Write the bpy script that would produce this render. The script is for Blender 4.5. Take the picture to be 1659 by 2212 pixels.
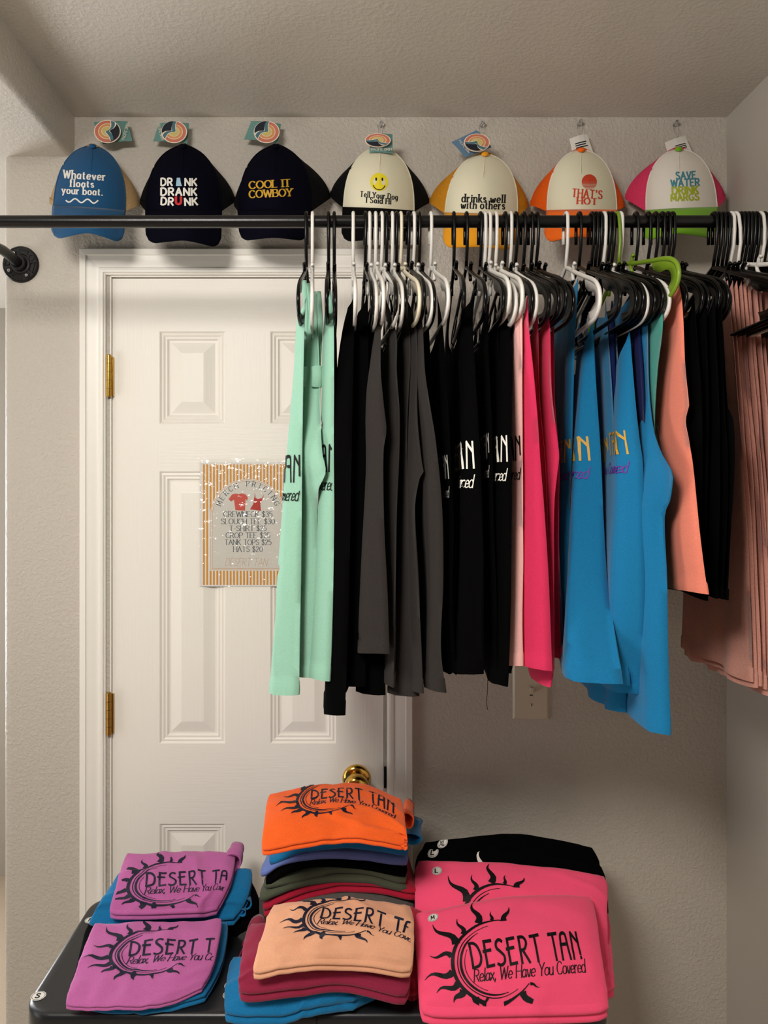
import bpy, bmesh, math, random
from mathutils import Vector, Matrix, noise
rnd = random.Random(7)
PI = math.pi
for o in list(bpy.data.objects):
    bpy.data.objects.remove(o)
SC = bpy.context.scene
COL = SC.collection

# ------------------------------------------------------------------ camera, light, exposure
F, CX, CY, CZ = 1661.0, 765.0, 1068.0, 1.5475      # focal length (px), vanishing point, eye height
YW = 1.7195                                          # distance of the back wall
YR, ZR, RR = 1.36, 2.030, 0.0107                     # clothes rail
ZT = 0.6875                                          # table top
cam_d = bpy.data.cameras.new('camera')
cam = bpy.data.objects.new('camera', cam_d); COL.objects.link(cam)
cam.location = (0, 0, CZ); cam.rotation_euler = (PI / 2, 0, 0)
cam_d.sensor_fit = 'AUTO'; cam_d.sensor_width = 36.0; cam_d.lens = F / 2212 * 36.0
cam_d.shift_x = (829.5 - CX) / 2212; cam_d.shift_y = (CY - 1106) / 2212
cam_d.clip_start = 0.02
SC.camera = cam
SC.view_settings.view_transform = 'Standard'
SC.view_settings.look = 'None'
SC.view_settings.exposure = -0.30
SC.view_settings.gamma = 1.0
SC.view_settings.use_curve_mapping = False
world = bpy.data.worlds.new('room_ambient'); SC.world = world; world.use_nodes = True
world.node_tree.nodes['Background'].inputs[0].default_value = (0.97, 0.95, 0.92, 1)
world.node_tree.nodes['Background'].inputs[1].default_value = 0.07
def area(name, loc, target, sx, sy, power, col):
    d = bpy.data.lights.new(name, 'AREA'); d.shape = 'RECTANGLE'; d.size = sx; d.size_y = sy
    d.energy = power; d.color = col
    o = bpy.data.objects.new(name, d); COL.objects.link(o); o.location = loc
    o.rotation_euler = (Vector(target) - Vector(loc)).to_track_quat('-Z', 'Y').to_euler()
    return o
area('window_daylight', (-3.3, 0.45, 1.75), (0, 1.6, 1.5), 1.3, 2.0, 19, (0.97, 0.99, 1.0))
area('far_window', (-2.3, 3.05, 1.35), (-1.1, 0.6, 1.9), 1.5, 1.5, 140, (0.93, 0.97, 1.0))
area('room_ceiling_lamp', (-0.55, 0.0, 2.33), (-0.05, 1.0, 0.5), 0.55, 0.55, 60, (1.0, 0.955, 0.885))
area('ceiling_fill', (-2.3, 0.35, 0.8), (0.0, 0.75, 2.39), 0.9, 0.9, 8, (1.0, 0.97, 0.92)).data.spread = math.radians(85)  # added fill from low left to brighten the ceiling, not an actual window

# ------------------------------------------------------------------ helpers
def P(px, py, Y): return Vector(((px - CX) * Y / F, Y, CZ - (py - CY) * Y / F))
def PZ(px, py, h):
    Y = (CZ - ZT - h) * F / (py - CY)
    return P(px, py, Y)
def lin(c):
    c = c / 255.0
    return c / 12.92 if c <= 0.04045 else ((c + 0.055) / 1.055) ** 2.4
def rgb(*c): return (lin(c[0]), lin(c[1]), lin(c[2]), 1)
def lerp(a, b, t): return a + (b - a) * t
def clamp(x, a, b): return max(a, min(b, x))
def interp(tab, x):
    if x <= tab[0][0]: return tab[0][1]
    for (a, va), (b, vb) in zip(tab, tab[1:]):
        if x <= b:
            return lerp(va, vb, (x - a) / (b - a) if b > a else 0)
    return tab[-1][1]
def smooth_interp(tab, x):
    n = len(tab)
    if n < 3: return interp(tab, x)
    if x <= tab[0][0]: return tab[0][1]
    if x >= tab[-1][0]: return tab[-1][1]
    for i in range(n - 1):
        x0, x1 = tab[i][0], tab[i + 1][0]
        if x <= x1:
            h = x1 - x0; t = (x - x0) / h
            def sl(k):
                if k == 0: return (tab[1][1] - tab[0][1]) / (tab[1][0] - tab[0][0])
                if k == n - 1: return (tab[-1][1] - tab[-2][1]) / (tab[-1][0] - tab[-2][0])
                return (tab[k + 1][1] - tab[k - 1][1]) / (tab[k + 1][0] - tab[k - 1][0])
            m0, m1 = sl(i) * h, sl(i + 1) * h
            t2, t3 = t * t, t * t * t
            return (2*t3-3*t2+1)*tab[i][1] + (t3-2*t2+t)*m0 + (-2*t3+3*t2)*tab[i+1][1] + (t3-t2)*m1

MATS = {}
def mat(name, col, rough=0.6, spec=0.4, metal=0.0, bump=None, var=0.0, var_scale=300, sheen=0.0, trans=0.0, coat=0.0):
    if name in MATS: return MATS[name]
    m = bpy.data.materials.new(name); m.use_nodes = True
    nt = m.node_tree; b = nt.nodes['Principled BSDF']
    b.inputs['Base Color'].default_value = col
    b.inputs['Roughness'].default_value = rough
    b.inputs['Specular IOR Level'].default_value = spec
    b.inputs['Metallic'].default_value = metal
    if sheen: b.inputs['Sheen Weight'].default_value = sheen
    if coat: b.inputs['Coat Weight'].default_value = coat; b.inputs['Coat Roughness'].default_value = 0.15
    if trans: b.inputs['Transmission Weight'].default_value = trans
    tc = nt.nodes.new('ShaderNodeTexCoord')
    if var:
        n = nt.nodes.new('ShaderNodeTexNoise'); n.inputs['Scale'].default_value = var_scale
        n.inputs['Detail'].default_value = 3
        mp = nt.nodes.new('ShaderNodeMapping'); mp.inputs['Scale'].default_value = (1, 1, 2.2)
        nt.links.new(tc.outputs['Object'], mp.inputs[0]); nt.links.new(mp.outputs[0], n.inputs['Vector'])
        r = nt.nodes.new('ShaderNodeValToRGB')
        r.color_ramp.elements[0].position = 0.3; r.color_ramp.elements[1].position = 0.7
        r.color_ramp.elements[0].color = tuple(c * (1 - var) for c in col[:3]) + (1,)
        r.color_ramp.elements[1].color = tuple(min(1, c * (1 + var)) for c in col[:3]) + (1,)
        nt.links.new(n.outputs['Fac'], r.inputs[0]); nt.links.new(r.outputs[0], b.inputs['Base Color'])
    if bump:
        kind, scale, strength, dist = bump
        mp = nt.nodes.new('ShaderNodeMapping')
        nt.links.new(tc.outputs['Object'], mp.inputs[0])
        bp = nt.nodes.new('ShaderNodeBump'); bp.inputs['Strength'].default_value = strength
        bp.inputs['Distance'].default_value = dist
        n = nt.nodes.new('ShaderNodeTexNoise'); n.inputs['Scale'].default_value = scale
        n.inputs['Detail'].default_value = 4; n.inputs['Roughness'].default_value = 0.55
        if kind == 'grainv': mp.inputs['Scale'].default_value = (1, 1, 0.035)
        if kind == 'grainh': mp.inputs['Scale'].default_value = (0.06, 1, 1)
        if kind == 'knit': mp.inputs['Scale'].default_value = (1, 1, 0.45)
        nt.links.new(mp.outputs[0], n.inputs['Vector'])
        src = n.outputs['Fac']
        if kind == 'plaster':
            n.inputs['Distortion'].default_value = 0.35
            r = nt.nodes.new('ShaderNodeValToRGB')
            r.color_ramp.elements[0].position = 0.42; r.color_ramp.elements[1].position = 0.62
            nt.links.new(src, r.inputs[0])
            n2 = nt.nodes.new('ShaderNodeTexNoise'); n2.inputs['Scale'].default_value = scale * 5
            n2.inputs['Detail'].default_value = 2
            nt.links.new(mp.outputs[0], n2.inputs['Vector'])
            ad = nt.nodes.new('ShaderNodeMath'); ad.operation = 'MULTIPLY_ADD'; ad.inputs[1].default_value = 0.25
            nt.links.new(n2.outputs['Fac'], ad.inputs[0]); nt.links.new(r.outputs[0], ad.inputs[2])
            src = ad.outputs[0]
        nt.links.new(src, bp.inputs['Height']); nt.links.new(bp.outputs[0], b.inputs['Normal'])
    MATS[name] = m
    return m

def cloth(name, col, var=0.06, sheen=0.15):
    return mat('cloth_' + name, rgb(*col), rough=0.92, spec=0.12, bump=('knit', 420, 0.22, 0.002), var=var, var_scale=330, sheen=sheen)

class MB:
    def __init__(s): s.v = []; s.f = []; s.m = []
    def add(s, verts, faces, mi=0):
        o = len(s.v); s.v += [Vector(x) for x in verts]
        for f in faces: s.f.append(tuple(i + o for i in f)); s.m.append(mi)
    def box(s, a, b, mi=0):
        x0, y0, z0 = a; x1, y1, z1 = b
        s.add([(x0,y0,z0),(x1,y0,z0),(x1,y1,z0),(x0,y1,z0),(x0,y0,z1),(x1,y0,z1),(x1,y1,z1),(x0,y1,z1)],
              [(0,3,2,1),(4,5,6,7),(0,1,5,4),(1,2,6,5),(2,3,7,6),(3,0,4,7)], mi)
    def grid(s, rows, mi=0, closed=False):
        n = len(rows[0]); o = len(s.v)
        for r in rows: s.v += [Vector(p) for p in r]
        for i in range(len(rows) - 1):
            for j in range(n if closed else n - 1):
                k = (j + 1) % n
                s.f.append((o+i*n+j, o+i*n+k, o+(i+1)*n+k, o+(i+1)*n+j)); s.m.append(mi)
    def tube(s, pts, r, seg=8, mi=0, flat=None, side=None):
        pts = [Vector(p) for p in pts]; rows = []
        for i, p in enumerate(pts):
            t = (pts[min(i+1, len(pts)-1)] - pts[max(i-1, 0)]).normalized()
            a = side if side is not None else (Vector((0, 0, 1)) if abs(t.z) < 0.9 else Vector((1, 0, 0)))
            n = t.cross(a).normalized(); b = t.cross(n).normalized()
            ri = r[i] if isinstance(r, (list, tuple)) else r
            fl = flat or (1, 1)
            rows.append([p + n * math.cos(k*2*PI/seg)*ri*fl[0] + b * math.sin(k*2*PI/seg)*ri*fl[1] for k in range(seg)])
        o = len(s.v); s.grid(rows, mi, True); n = len(rows)
        s.f.append(tuple(o + k for k in range(seg))); s.m.append(mi)
        s.f.append(tuple(o + (n-1)*seg + k for k in reversed(range(seg)))); s.m.append(mi)
    def lathe(s, prof, origin, axis, seg=32, mi=0):
        ax = Vector(axis).normalized(); q = Vector((0, 0, 1)).rotation_difference(ax)
        rows = [[Vector(origin) + q @ Vector((r*math.cos(k*2*PI/seg), r*math.sin(k*2*PI/seg), h)) for k in range(seg)] for r, h in prof]
        s.grid(rows, mi, True)
    def build(s, name, mats, parent=None, smooth=True, bevel=None, sub=0, auto=None, fix=True):
        off = Vector((0, 0, 0)); q = parent
        while q is not None: off += Vector(q.location); q = q.parent
        me = bpy.data.meshes.new(name)
        me.from_pydata([v - off for v in s.v], [], s.f)
        if not isinstance(mats, (list, tuple)): mats = [mats]
        for m in mats: me.materials.append(m)
        for p, mi in zip(me.polygons, s.m): p.material_index = mi; p.use_smooth = smooth
        if fix:
            bm = bmesh.new(); bm.from_mesh(me); bmesh.ops.recalc_face_normals(bm, faces=bm.faces); bm.to_mesh(me); bm.free()
        me.update()
        o = bpy.data.objects.new(name, me); COL.objects.link(o)
        if parent is not None: o.parent = parent
        if bevel:
            b = o.modifiers.new('bevel', 'BEVEL'); b.width = bevel; b.segments = 3; b.limit_method = 'ANGLE'; b.angle_limit = 0.6
        if sub:
            b = o.modifiers.new('sub', 'SUBSURF'); b.levels = sub; b.render_levels = sub
        if auto:
            me.set_sharp_from_angle(angle=auto)
        return o
def tag(o, label, cat, group=None):
    o['label'] = label; o['category'] = cat
    if group: o['group'] = group
    return o
def empty(name, loc, label, cat, group=None):
    o = bpy.data.objects.new(name, None); COL.objects.link(o); o.location = loc
    o.empty_display_size = 0.03
    return tag(o, label, cat, group)
def struct(o): o['kind'] = 'structure'; return o

# ------------------------------------------------------------------ lettering (stroke skeletons)
G = {
'A':'70|l0,0 35,100 70,0;l13,36 57,36','B':'58|l0,0 0,100;c0,100 35,99 50,88 50,65 33,54 0,53;c0,53 38,52 58,38 56,14 38,1 0,0',
'C':'66|c64,80 50,97 32,100 12,88 0,60 2,30 16,6 36,0 54,5 65,22','D':'66|l0,0 0,100;c0,100 30,99 55,85 66,50 55,15 30,1 0,0',
'E':'54|l0,0 0,100;l0,100 52,100;l0,0 54,0;l0,52 42,52','F':'52|l0,0 0,100;l0,100 52,100;l0,50 42,50',
'G':'68|c64,82 50,97 32,100 12,88 0,55 8,18 30,0 52,4 66,18;l66,14 66,44;l42,44 68,44','H':'66|l0,0 0,100;l66,0 66,100;l0,52 66,52',
'I':'10|l5,0 5,100','K':'62|l0,0 0,100;l58,100 2,42;l20,58 62,0','L':'50|l0,100 0,0;l0,0 50,0','M':'80|l0,0 4,100 40,25 76,100 80,0',
'N':'66|l0,0 0,100 66,0 66,100','O':'74|c37,100 14,90 0,60 0,40 14,10 37,0 60,10 74,40 74,60 60,90 37,100',
'P':'54|l0,0 0,100;c0,100 36,99 54,86 54,62 36,48 0,47','R':'60|l0,0 0,100;c0,100 36,99 53,86 53,64 36,50 0,49;l24,50 60,0',
'S':'56|c52,82 40,97 25,100 8,92 4,74 18,58 38,48 54,32 50,10 30,0 12,4 0,20','T':'64|l0,100 64,100;l32,100 32,0',
'U':'64|l0,100 0,42;c0,42 6,12 32,0 58,12 64,42;l64,42 64,100','V':'66|l0,100 33,0 66,100','W':'96|l0,100 24,0 48,90 72,0 96,100',
'X':'62|l0,0 62,100;l0,100 62,0','Y':'64|l0,100 32,48 64,100;l32,48 32,0',
'0':'54|c27,100 10,90 0,60 0,40 10,10 27,0 44,10 54,40 54,60 44,90 27,100','2':'50|c2,76 12,96 30,100 46,84 40,60 2,2;l2,0 50,0',
'3':'48|c2,88 20,100 40,90 38,66 18,54;c18,54 46,44 46,14 22,0 0,12','5':'48|l44,100 8,100 4,58;c4,58 24,62 46,48 44,16 22,0 0,10',
'$':'52|c48,80 36,95 22,96 6,88 4,72 18,58 36,48 50,32 46,10 28,3 10,6 0,20;l26,108 26,-8','-':'36|l4,45 32,45',"'":'12|l6,100 4,78',
',':'12|l8,8 2,-14','.':'10|l5,0 5,5',
'a':'50|c44,48 30,62 14,58 2,36 4,10 20,0 36,8 45,26;c46,62 45,16 50,2 56,4','b':'50|l0,105 0,0;c0,40 14,60 32,62 48,44 48,16 32,0 12,4 0,18',
'c':'44|c42,50 26,62 8,54 0,30 8,6 26,0 44,12','d':'52|l48,105 48,0;c48,40 34,62 16,62 0,44 0,16 14,0 34,2 48,20',
'e':'48|c2,30 44,34 45,50 28,63 8,52 0,28 8,6 26,0 46,12','f':'32|c34,98 24,106 13,98 11,78;l11,80 11,0;l0,62 28,62',
'g':'50|c46,44 32,62 14,60 0,40 2,16 16,2 34,8 46,24;c47,62 47,10 44,-18 26,-28 6,-22','h':'48|l0,105 0,0;c0,38 14,60 32,62 45,48 46,2;l46,6 46,0',
'i':'10|l5,62 5,0;l5,82 5,90','k':'46|l0,105 0,0;l40,62 2,26;l14,36 46,0','l':'10|l5,105 5,0','n':'48|l0,62 0,0;c0,38 14,60 32,62 45,48 46,2;l46,6 46,0',
'o':'52|c26,62 8,54 0,31 8,8 26,0 44,8 52,31 44,54 26,62','r':'34|l0,62 0,0;c0,36 10,56 22,63 34,55','s':'40|c36,48 20,62 4,54 8,38 28,28 38,14 24,0 0,10',
't':'34|c12,88 12,20 18,2 34,6;l0,62 30,62','u':'48|c0,62 0,20 10,2 26,0 44,18;l45,62 45,0','v':'46|c0,62 18,10 24,0 34,20 46,62',
'w':'70|c0,62 10,10 18,0 28,12 35,50;c35,50 42,8 50,0 62,16 70,62','x':'44|l0,62 44,0;l42,62 0,0','y':'48|l0,62 24,4;l48,62 12,-28',
}
DECO = {'D':'60|l5,100 12,0;c0,99 26,98 50,76 60,40 48,10 12,0','E':'44|l4,100 10,0;l2,98 42,100;l-3,62 36,65;l8,0 46,3',
'S':'44|c40,90 24,100 6,90 6,70 26,54 44,36 42,12 22,0 0,8','R':'50|l5,100 10,0;c0,99 30,98 44,78 32,54 6,50;l20,51 52,0',
'T':'46|l0,98 48,100;l24,100 30,0','A':'50|l2,0 4,74;c4,74 8,94 24,100 38,94 42,74;l42,74 50,0;l0,58 44,60','N':'46|l2,0 4,100;l4,100 38,66;l42,100 46,0'}
SPLC = {}
def parse(s):
    if s in SPLC: return SPLC[s]
    w, st = s.split('|'); out = []
    for k in st.split(';'):
        pts = [tuple(float(c) / 100 for c in q.split(',')) for q in k[1:].split(' ')]
        if k[0] == 'c' and len(pts) > 2:
            res = []
            for i in range(len(pts) - 1):
                p0 = pts[max(i-1, 0)]; p1 = pts[i]; p2 = pts[i+1]; p3 = pts[min(i+2, len(pts)-1)]
                if pts[0] == pts[-1]:
                    if i == 0: p0 = pts[-2]
                    if i == len(pts) - 2: p3 = pts[1]
                for j in range(4):
                    t = j / 4
                    res.append(tuple(0.5*((2*p1[d]) + (-p0[d]+p2[d])*t + (2*p0[d]-5*p1[d]+4*p2[d]-p3[d])*t*t + (-p0[d]+3*p1[d]-3*p2[d]+p3[d])*t**3) for d in (0, 1)))
            res.append(pts[-1]); out.append(('c', res))
        else: out.append(('l', pts))
    SPLC[s] = (float(w) / 100, out)
    return SPLC[s]
def strip(pts, ws):
    """quads (lists of 4 2-D points) of a ribbon along pts with half widths ws"""
    L, R = [], []
    for i, p in enumerate(pts):
        a = pts[max(i-1, 0)]; b = pts[min(i+1, len(pts)-1)]
        dx, dy = b[0]-a[0], b[1]-a[1]; l = math.hypot(dx, dy) or 1e-9
        nx, ny = -dy/l, dx/l
        L.append((p[0]+nx*ws[i], p[1]+ny*ws[i])); R.append((p[0]-nx*ws[i], p[1]-ny*ws[i]))
    return [[L[i], R[i], R[i+1], L[i+1]] for i in range(len(pts)-1)]
def dense(pts, step):
    out = [pts[0]]
    for a, b in zip(pts, pts[1:]):
        n = max(1, int(math.hypot(b[0]-a[0], b[1]-a[1]) / step))
        out += [(lerp(a[0], b[0], k/n), lerp(a[1], b[1], k/n)) for k in range(1, n+1)]
    return out
def text(s, cap=1.0, thick=0.16, thin=None, serif=0.0, slant=0.0, gap=0.16, table=None, join=False, xs=1.0, align='l', lower=None):
    """polygons of a line of lettering; baseline at y=0"""
    thin = thick if thin is None else thin; T = table or G
    polys = []; x = 0.0
    for ci, ch in enumerate(s):
        if ch == ' ': x += 0.42; continue
        g = T.get(ch) or G[ch]
        w, st = parse(g)
        if thick > 0.2 and w < .2: pass
        for kind, pts in st:
            q = [(p[0]*xs + x, p[1]) for p in pts]
            segs = [q] if kind == 'c' else [[q[i], q[i+1]] for i in range(len(q)-1)]
            for sg in segs:
                sg = dense(sg, 0.2)
                ws = []
                for i in range(len(sg)):
                    a = sg[max(i-1, 0)]; b = sg[min(i+1, len(sg)-1)]
                    l = math.hypot(b[0]-a[0], b[1]-a[1]) or 1e-9
                    ws.append(0.5*lerp(thin, thick, abs(b[1]-a[1])/l))
                if kind == 'l':       # square the ends a little so corners close
                    l = math.hypot(sg[-1][0]-sg[0][0], sg[-1][1]-sg[0][1]) or 1e-9
                    e = min(ws[0], 0.08)*0.7; ux, uy = (sg[-1][0]-sg[0][0])/l, (sg[-1][1]-sg[0][1])/l
                    sg[0] = (sg[0][0]-ux*e, sg[0][1]-uy*e); sg[-1] = (sg[-1][0]+ux*e, sg[-1][1]+uy*e)
                polys += strip(sg, ws)
            if serif and kind == 'l':
                for e, o in ((q[0], q[1] if len(q) > 1 else q[0]), (q[-1], q[-2])):
                    dx, dy = e[0]-o[0], e[1]-o[1]; l = math.hypot(dx, dy)
                    if l > 0.3 and abs(dy)/l > 0.7 and (abs(e[1]) < .02 or e[1] > 0.6):
                        hw = thick*0.5 + serif; ht = max(thin*0.5, 0.03)
                        yy = e[1] + (0.0 if e[1] > .3 else 0.0)
                        polys.append([(e[0]-hw, yy-ht), (e[0]+hw, yy-ht), (e[0]+hw, yy+ht), (e[0]-hw, yy+ht)])
        nx = x + w*xs + gap + (thick*0.6 if thick > .2 else 0)
        if join and ch.islower() and ci+1 < len(s) and s[ci+1].islower():
            c = [(x+w*xs-0.03, 0.03), (x+w*xs+gap*.5, 0.06), (nx+0.02, 0.26)]
            polys += strip(c, [thin*.5]*3)
        x = nx
    W = x - gap
    if align == 'c': polys = [[(p[0]-W/2, p[1]) for p in q] for q in polys]
    if align == 'r': polys = [[(p[0]-W, p[1]) for p in q] for q in polys]
    return [[((p[0]+slant*p[1])*cap, p[1]*cap) for p in q] for q in polys], W*cap
def fit(s, width, cap, **k):
    """lettering centred on 0 and squeezed to a width"""
    q, W = text(s, cap, align='c', **k); r = width / W
    return [[(p[0]*r, p[1]) for p in poly] for poly in q]
def moved(polys, dx, dy, rot=0.0):
    c, s = math.cos(rot), math.sin(rot)
    return [[(p[0]*c - p[1]*s + dx, p[0]*s + p[1]*c + dy) for p in q] for q in polys]
def disc2(cx, cy, rx, ry=None, n=32):
    ry = ry or rx
    return [[(cx, cy), (cx+rx*math.cos(2*PI*k/n), cy+ry*math.sin(2*PI*k/n)), (cx+rx*math.cos(2*PI*(k+1)/n), cy+ry*math.sin(2*PI*(k+1)/n))] for k in range(n)]
def ring2(cx, cy, r0, r1, a0=0, a1=2*PI, n=40, ysc=1.0):
    out = []
    for k in range(n):
        a, b = lerp(a0, a1, k/n), lerp(a0, a1, (k+1)/n)
        out.append([(cx+r0*math.cos(a), cy+ysc*r0*math.sin(a)), (cx+r1*math.cos(a), cy+ysc*r1*math.sin(a)), (cx+r1*math.cos(b), cy+ysc*r1*math.sin(b)), (cx+r0*math.cos(b), cy+ysc*r0*math.sin(b))])
    return out
def put(mb, polys, mi, fn, ok=None):
    for q in polys:
        if ok and not all(ok(*p) for p in q): continue
        mb.add([fn(*p) for p in q], [tuple(range(len(q)))], mi)

def flame(base, tip, w, bend):
    pts = []; ws = []
    dx, dy = tip[0]-base[0], tip[1]-base[1]
    for k in range(9):
        t = k/8; s = math.sin(t*2*PI)*bend*(1 - 0.3*t)
        pts.append((base[0]+dx*t - dy*s, base[1]+dy*t + dx*s)); ws.append(max(0.0015, w*(1-t)**0.8))
    return strip(pts, ws)
SUN = []
def sun_logo():
    """the sun, lettering and motto printed on the folded shirts; origin at the circle's centre, y up"""
    if SUN: return SUN
    R = 0.295; out = []
    for rad, a0, a1, w0, ox in ((R, 70, 322, 0.0135, 0), (R*0.885, 92, 305, 0.0042, 0.002), (R*0.82, 112, 288, 0.0095, 0.006), (R*0.745, 150, 250, 0.003, 0.012)):
        pts = []; ws = []
        for k in range(41):
            t = k/40; a = math.radians(lerp(a0, a1, t))
            pts.append((ox+rad*math.cos(a), rad*math.sin(a)*1.02)); ws.append(max(.002, w0*math.sin(PI*clamp(t, .03, .97))**0.6))
        out += strip(pts, ws)
    C = (700, 1220)
    for bx, by, tx, ty, w, bd in ((810,940,862,845,.022,.10),(725,915,732,845,.014,-.10),(630,915,615,735,.026,-.12),(515,975,490,845,.020,-.12),
            (450,1050,305,855,.030,-.12),(405,1140,250,1110,.022,-.14),(400,1262,190,1280,.028,.12),(430,1350,262,1410,.026,.14),(462,1410,375,1482,.030,.10),
            (540,1468,490,1582,.028,.10),(605,1490,640,1588,.030,.08),(750,1525,782,1582,.016,.08),(880,1462,976,1572,.026,-.10),(940,1410,1006,1440,.012,.10)):
        out += flame(((bx-C[0])/1000, (C[1]-by)/1000), ((tx-C[0])/1000, (C[1]-ty)/1000), w, bd)
    q, W = text('DESERT TAN', 0.185, thick=0.125, table=DECO, gap=0.2)
    r = 0.825 / W
    out += moved([[(p[0]*r, p[1]) for p in k] for k in q], -0.165, -0.03)
    q, W = text('Relax, We Have You Covered', 0.092, thick=0.135, thin=0.055, slant=0.22, gap=0.09, join=True)
    r = 0.83 / W
    out += moved([[(p[0]*r, p[1]) for p in k] for k in q], -0.155, -0.135)
    SUN.extend(out)
    return SUN

# ------------------------------------------------------------------ materials
M_wall = mat('wall_paint', rgb(193, 185, 174), 0.42, 0.45, bump=('plaster', 125, 0.36, 0.003))
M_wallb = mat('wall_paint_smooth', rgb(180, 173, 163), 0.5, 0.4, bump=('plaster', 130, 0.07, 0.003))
M_ceil = mat('ceiling_paint', rgb(206, 199, 189), 0.30, 0.5, bump=('plaster', 110, 0.20, 0.004))
M_doorv = mat('door_paint_upright_grain', rgb(238, 232, 223), 0.42, 0.4, bump=('grainv', 240, 0.28, 0.0015))
M_doorh = mat('door_paint_cross_grain', rgb(238, 232, 223), 0.42, 0.4, bump=('grainh', 240, 0.22, 0.0015))
M_trim = mat('trim_paint', rgb(238, 233, 225), 0.38, 0.45)
M_floor = mat('floor_boards', rgb(176, 158, 138), 0.5, 0.4, bump=('grainh', 60, 0.2, 0.002))
M_brass = mat('polished_brass', rgb(214, 170, 80), 0.14, 0.5, metal=1.0)
M_brassd = mat('aged_brass', rgb(176, 132, 60), 0.34, 0.5, metal=1.0)
M_pipe = mat('black_iron_pipe', rgb(9, 9, 10), 0.3, 0.4, metal=0.0, bump=('noise', 160, 0.12, 0.001))
M_iron = mat('cast_iron', rgb(30, 28, 27), 0.5, 0.4, metal=0.3, bump=('noise', 500, 0.3, 0.001))
M_screw = mat('zinc_screw', rgb(150, 150, 150), 0.3, 0.5, metal=1.0)
M_tab = mat('black_moulded_plastic', rgb(26, 27, 30), 0.34, 0.5, bump=('noise', 900, 0.12, 0.0006))
M_hk = mat('hanger_black', (.0010, .0010, .0011, 1), 0.24, 0.22)
M_hw = mat('hanger_white', rgb(226, 222, 216), 0.35, 0.5)
M_hc = mat('hanger_cream', rgb(226, 215, 190), 0.35, 0.5)
M_hg = mat('hanger_green', rgb(112, 142, 28), 0.35, 0.5)
M_white = mat('paper_white', rgb(226, 222, 214), 0.6, 0.3)
M_blk = mat('print_black', rgb(8, 8, 9), 0.6, 0.3)
M_navy = mat('print_navy', rgb(20, 22, 44), 0.6, 0.3)
M_pw = mat('print_white', rgb(222, 218, 210), 0.6, 0.3)
M_gold = mat('print_gold', rgb(196, 152, 44), 0.5, 0.3)
M_violet = mat('print_violet', rgb(96, 44, 150), 0.6, 0.3)
M_clear = mat('clear_plastic', (1, 1, 1, 1), 0.08, 0.5, trans=0.92)

# ------------------------------------------------------------------ room shell
XR, XL, ZC = 0.833, -0.787, 2.391
DX0, DX1, DZ = (238 - CX) / 966, (832 - CX) / 966, CZ - (598 - CY) / 966
b = MB()                                             # back wall with the door opening, bullnose outside corner at left
b.box((DX1, YW, 0), (XR + .1, YW + .12, ZC + .05)); b.box((DX0, YW, DZ), (DX1, YW + .12, ZC + .05))
b.box((XL + .02, YW, 0), (DX0, YW + .12, ZC + .05))
rows = []
for k in range(7):
    a = k/6*PI/2
    rows.append([(XL + .02 - .02*math.sin(a), YW + .02 - .02*math.cos(a), 0), (XL + .02 - .02*math.sin(a), YW + .02 - .02*math.cos(a), ZC)])
rows.append([(XL, YW + 1.4, 0), (XL, YW + 1.4, ZC)])
b.grid(rows)
struct(b.build('wall_back', M_wall, smooth=False, auto=0.5))
b = MB(); b.box((XR, -2.6, 0), (XR + .1, YW, ZC + .05)); struct(b.build('wall_right', M_wallb, smooth=False))
b = MB(); b.box((-0.625, -2.6, ZC), (XR + .1, YW + .12, ZC + .1)); struct(b.build('ceiling', M_ceil, smooth=False))
b = MB(); b.box((-6, -2.6, -.1), (XR + .1, YW + 2.2, 0)); struct(b.build('floor', M_floor, smooth=False))
b = MB()                                             # dropped soffit at left with rounded lower edge
zb = 2.303; r_ = 0.022; rows = []
prof = [(-0.625, ZC + .05)] + [(-0.625 - r_ + r_*math.cos(k/8*PI/2), zb + r_ - r_*math.sin(k/8*PI/2)) for k in range(9)] + [(-4.2, zb), (-4.2, ZC + .1)]
b.grid([[(x, y, z) for x, z in prof] for y in (-2.6, YW + 1.5)])
struct(b.build('ceiling_soffit', M_ceil, smooth=True, auto=0.7))
b = MB(); b.box((-4.2, YW + 1.4, 0), (XL, YW + 1.5, zb)); struct(b.build('wall_left', M_wallb, smooth=False))

# ------------------------------------------------------------------ door, casing, hinges, knob
door = bpy.data.objects.new('door_1', None); COL.objects.link(door); door.location = (0, YW, 0)
door['kind'] = 'structure'; door['label'] = 'white six panel interior door with wood grain and brass hinges'; door['category'] = 'door'
def wx(px): return (px - CX) / 966
def wz(py): return CZ - (py - CY) / 966
YD = YW + 0.003
xs_ = [242, 344, 486, 584, 726, 829]; zs_ = [601, 715, 915, 1018, 1607, 1781, 2240, 2560]
b = MB()
RINGS = [(0, 0), (.004, .004), (.008, .003), (.012, .0055), (.016, .005), (.020, .009), (.024, .009), (.046, .002), (.049, .0012)]
for i in range(5):
    for j in range(7):
        x0, x1, z0, z1 = wx(xs_[i]), wx(xs_[i+1]), wz(zs_[j+1]), wz(zs_[j])
        if i in (1, 3) and j in (1, 3, 5):
            rr = []
            for ins, d in RINGS:
                rr.append([(x0+ins, YD+d, z0+ins), (x1-ins, YD+d, z0+ins), (x1-ins, YD+d, z1-ins), (x0+ins, YD+d, z1-ins)])
            o = len(b.v); b.grid(rr, 0, True)
            b.f.append(tuple(len(b.v)-4+k for k in range(4))); b.m.append(0)
        else:
            b.add([(x0, YD, z0), (x1, YD, z0), (x1, YD, z1), (x0, YD, z1)], [(0, 1, 2, 3)], 0 if i in (0, 4) or (i == 2 and j in (1, 3, 5)) else 1)
x0, x1, z0, z1 = wx(242), wx(829), wz(2560), wz(601)
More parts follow.
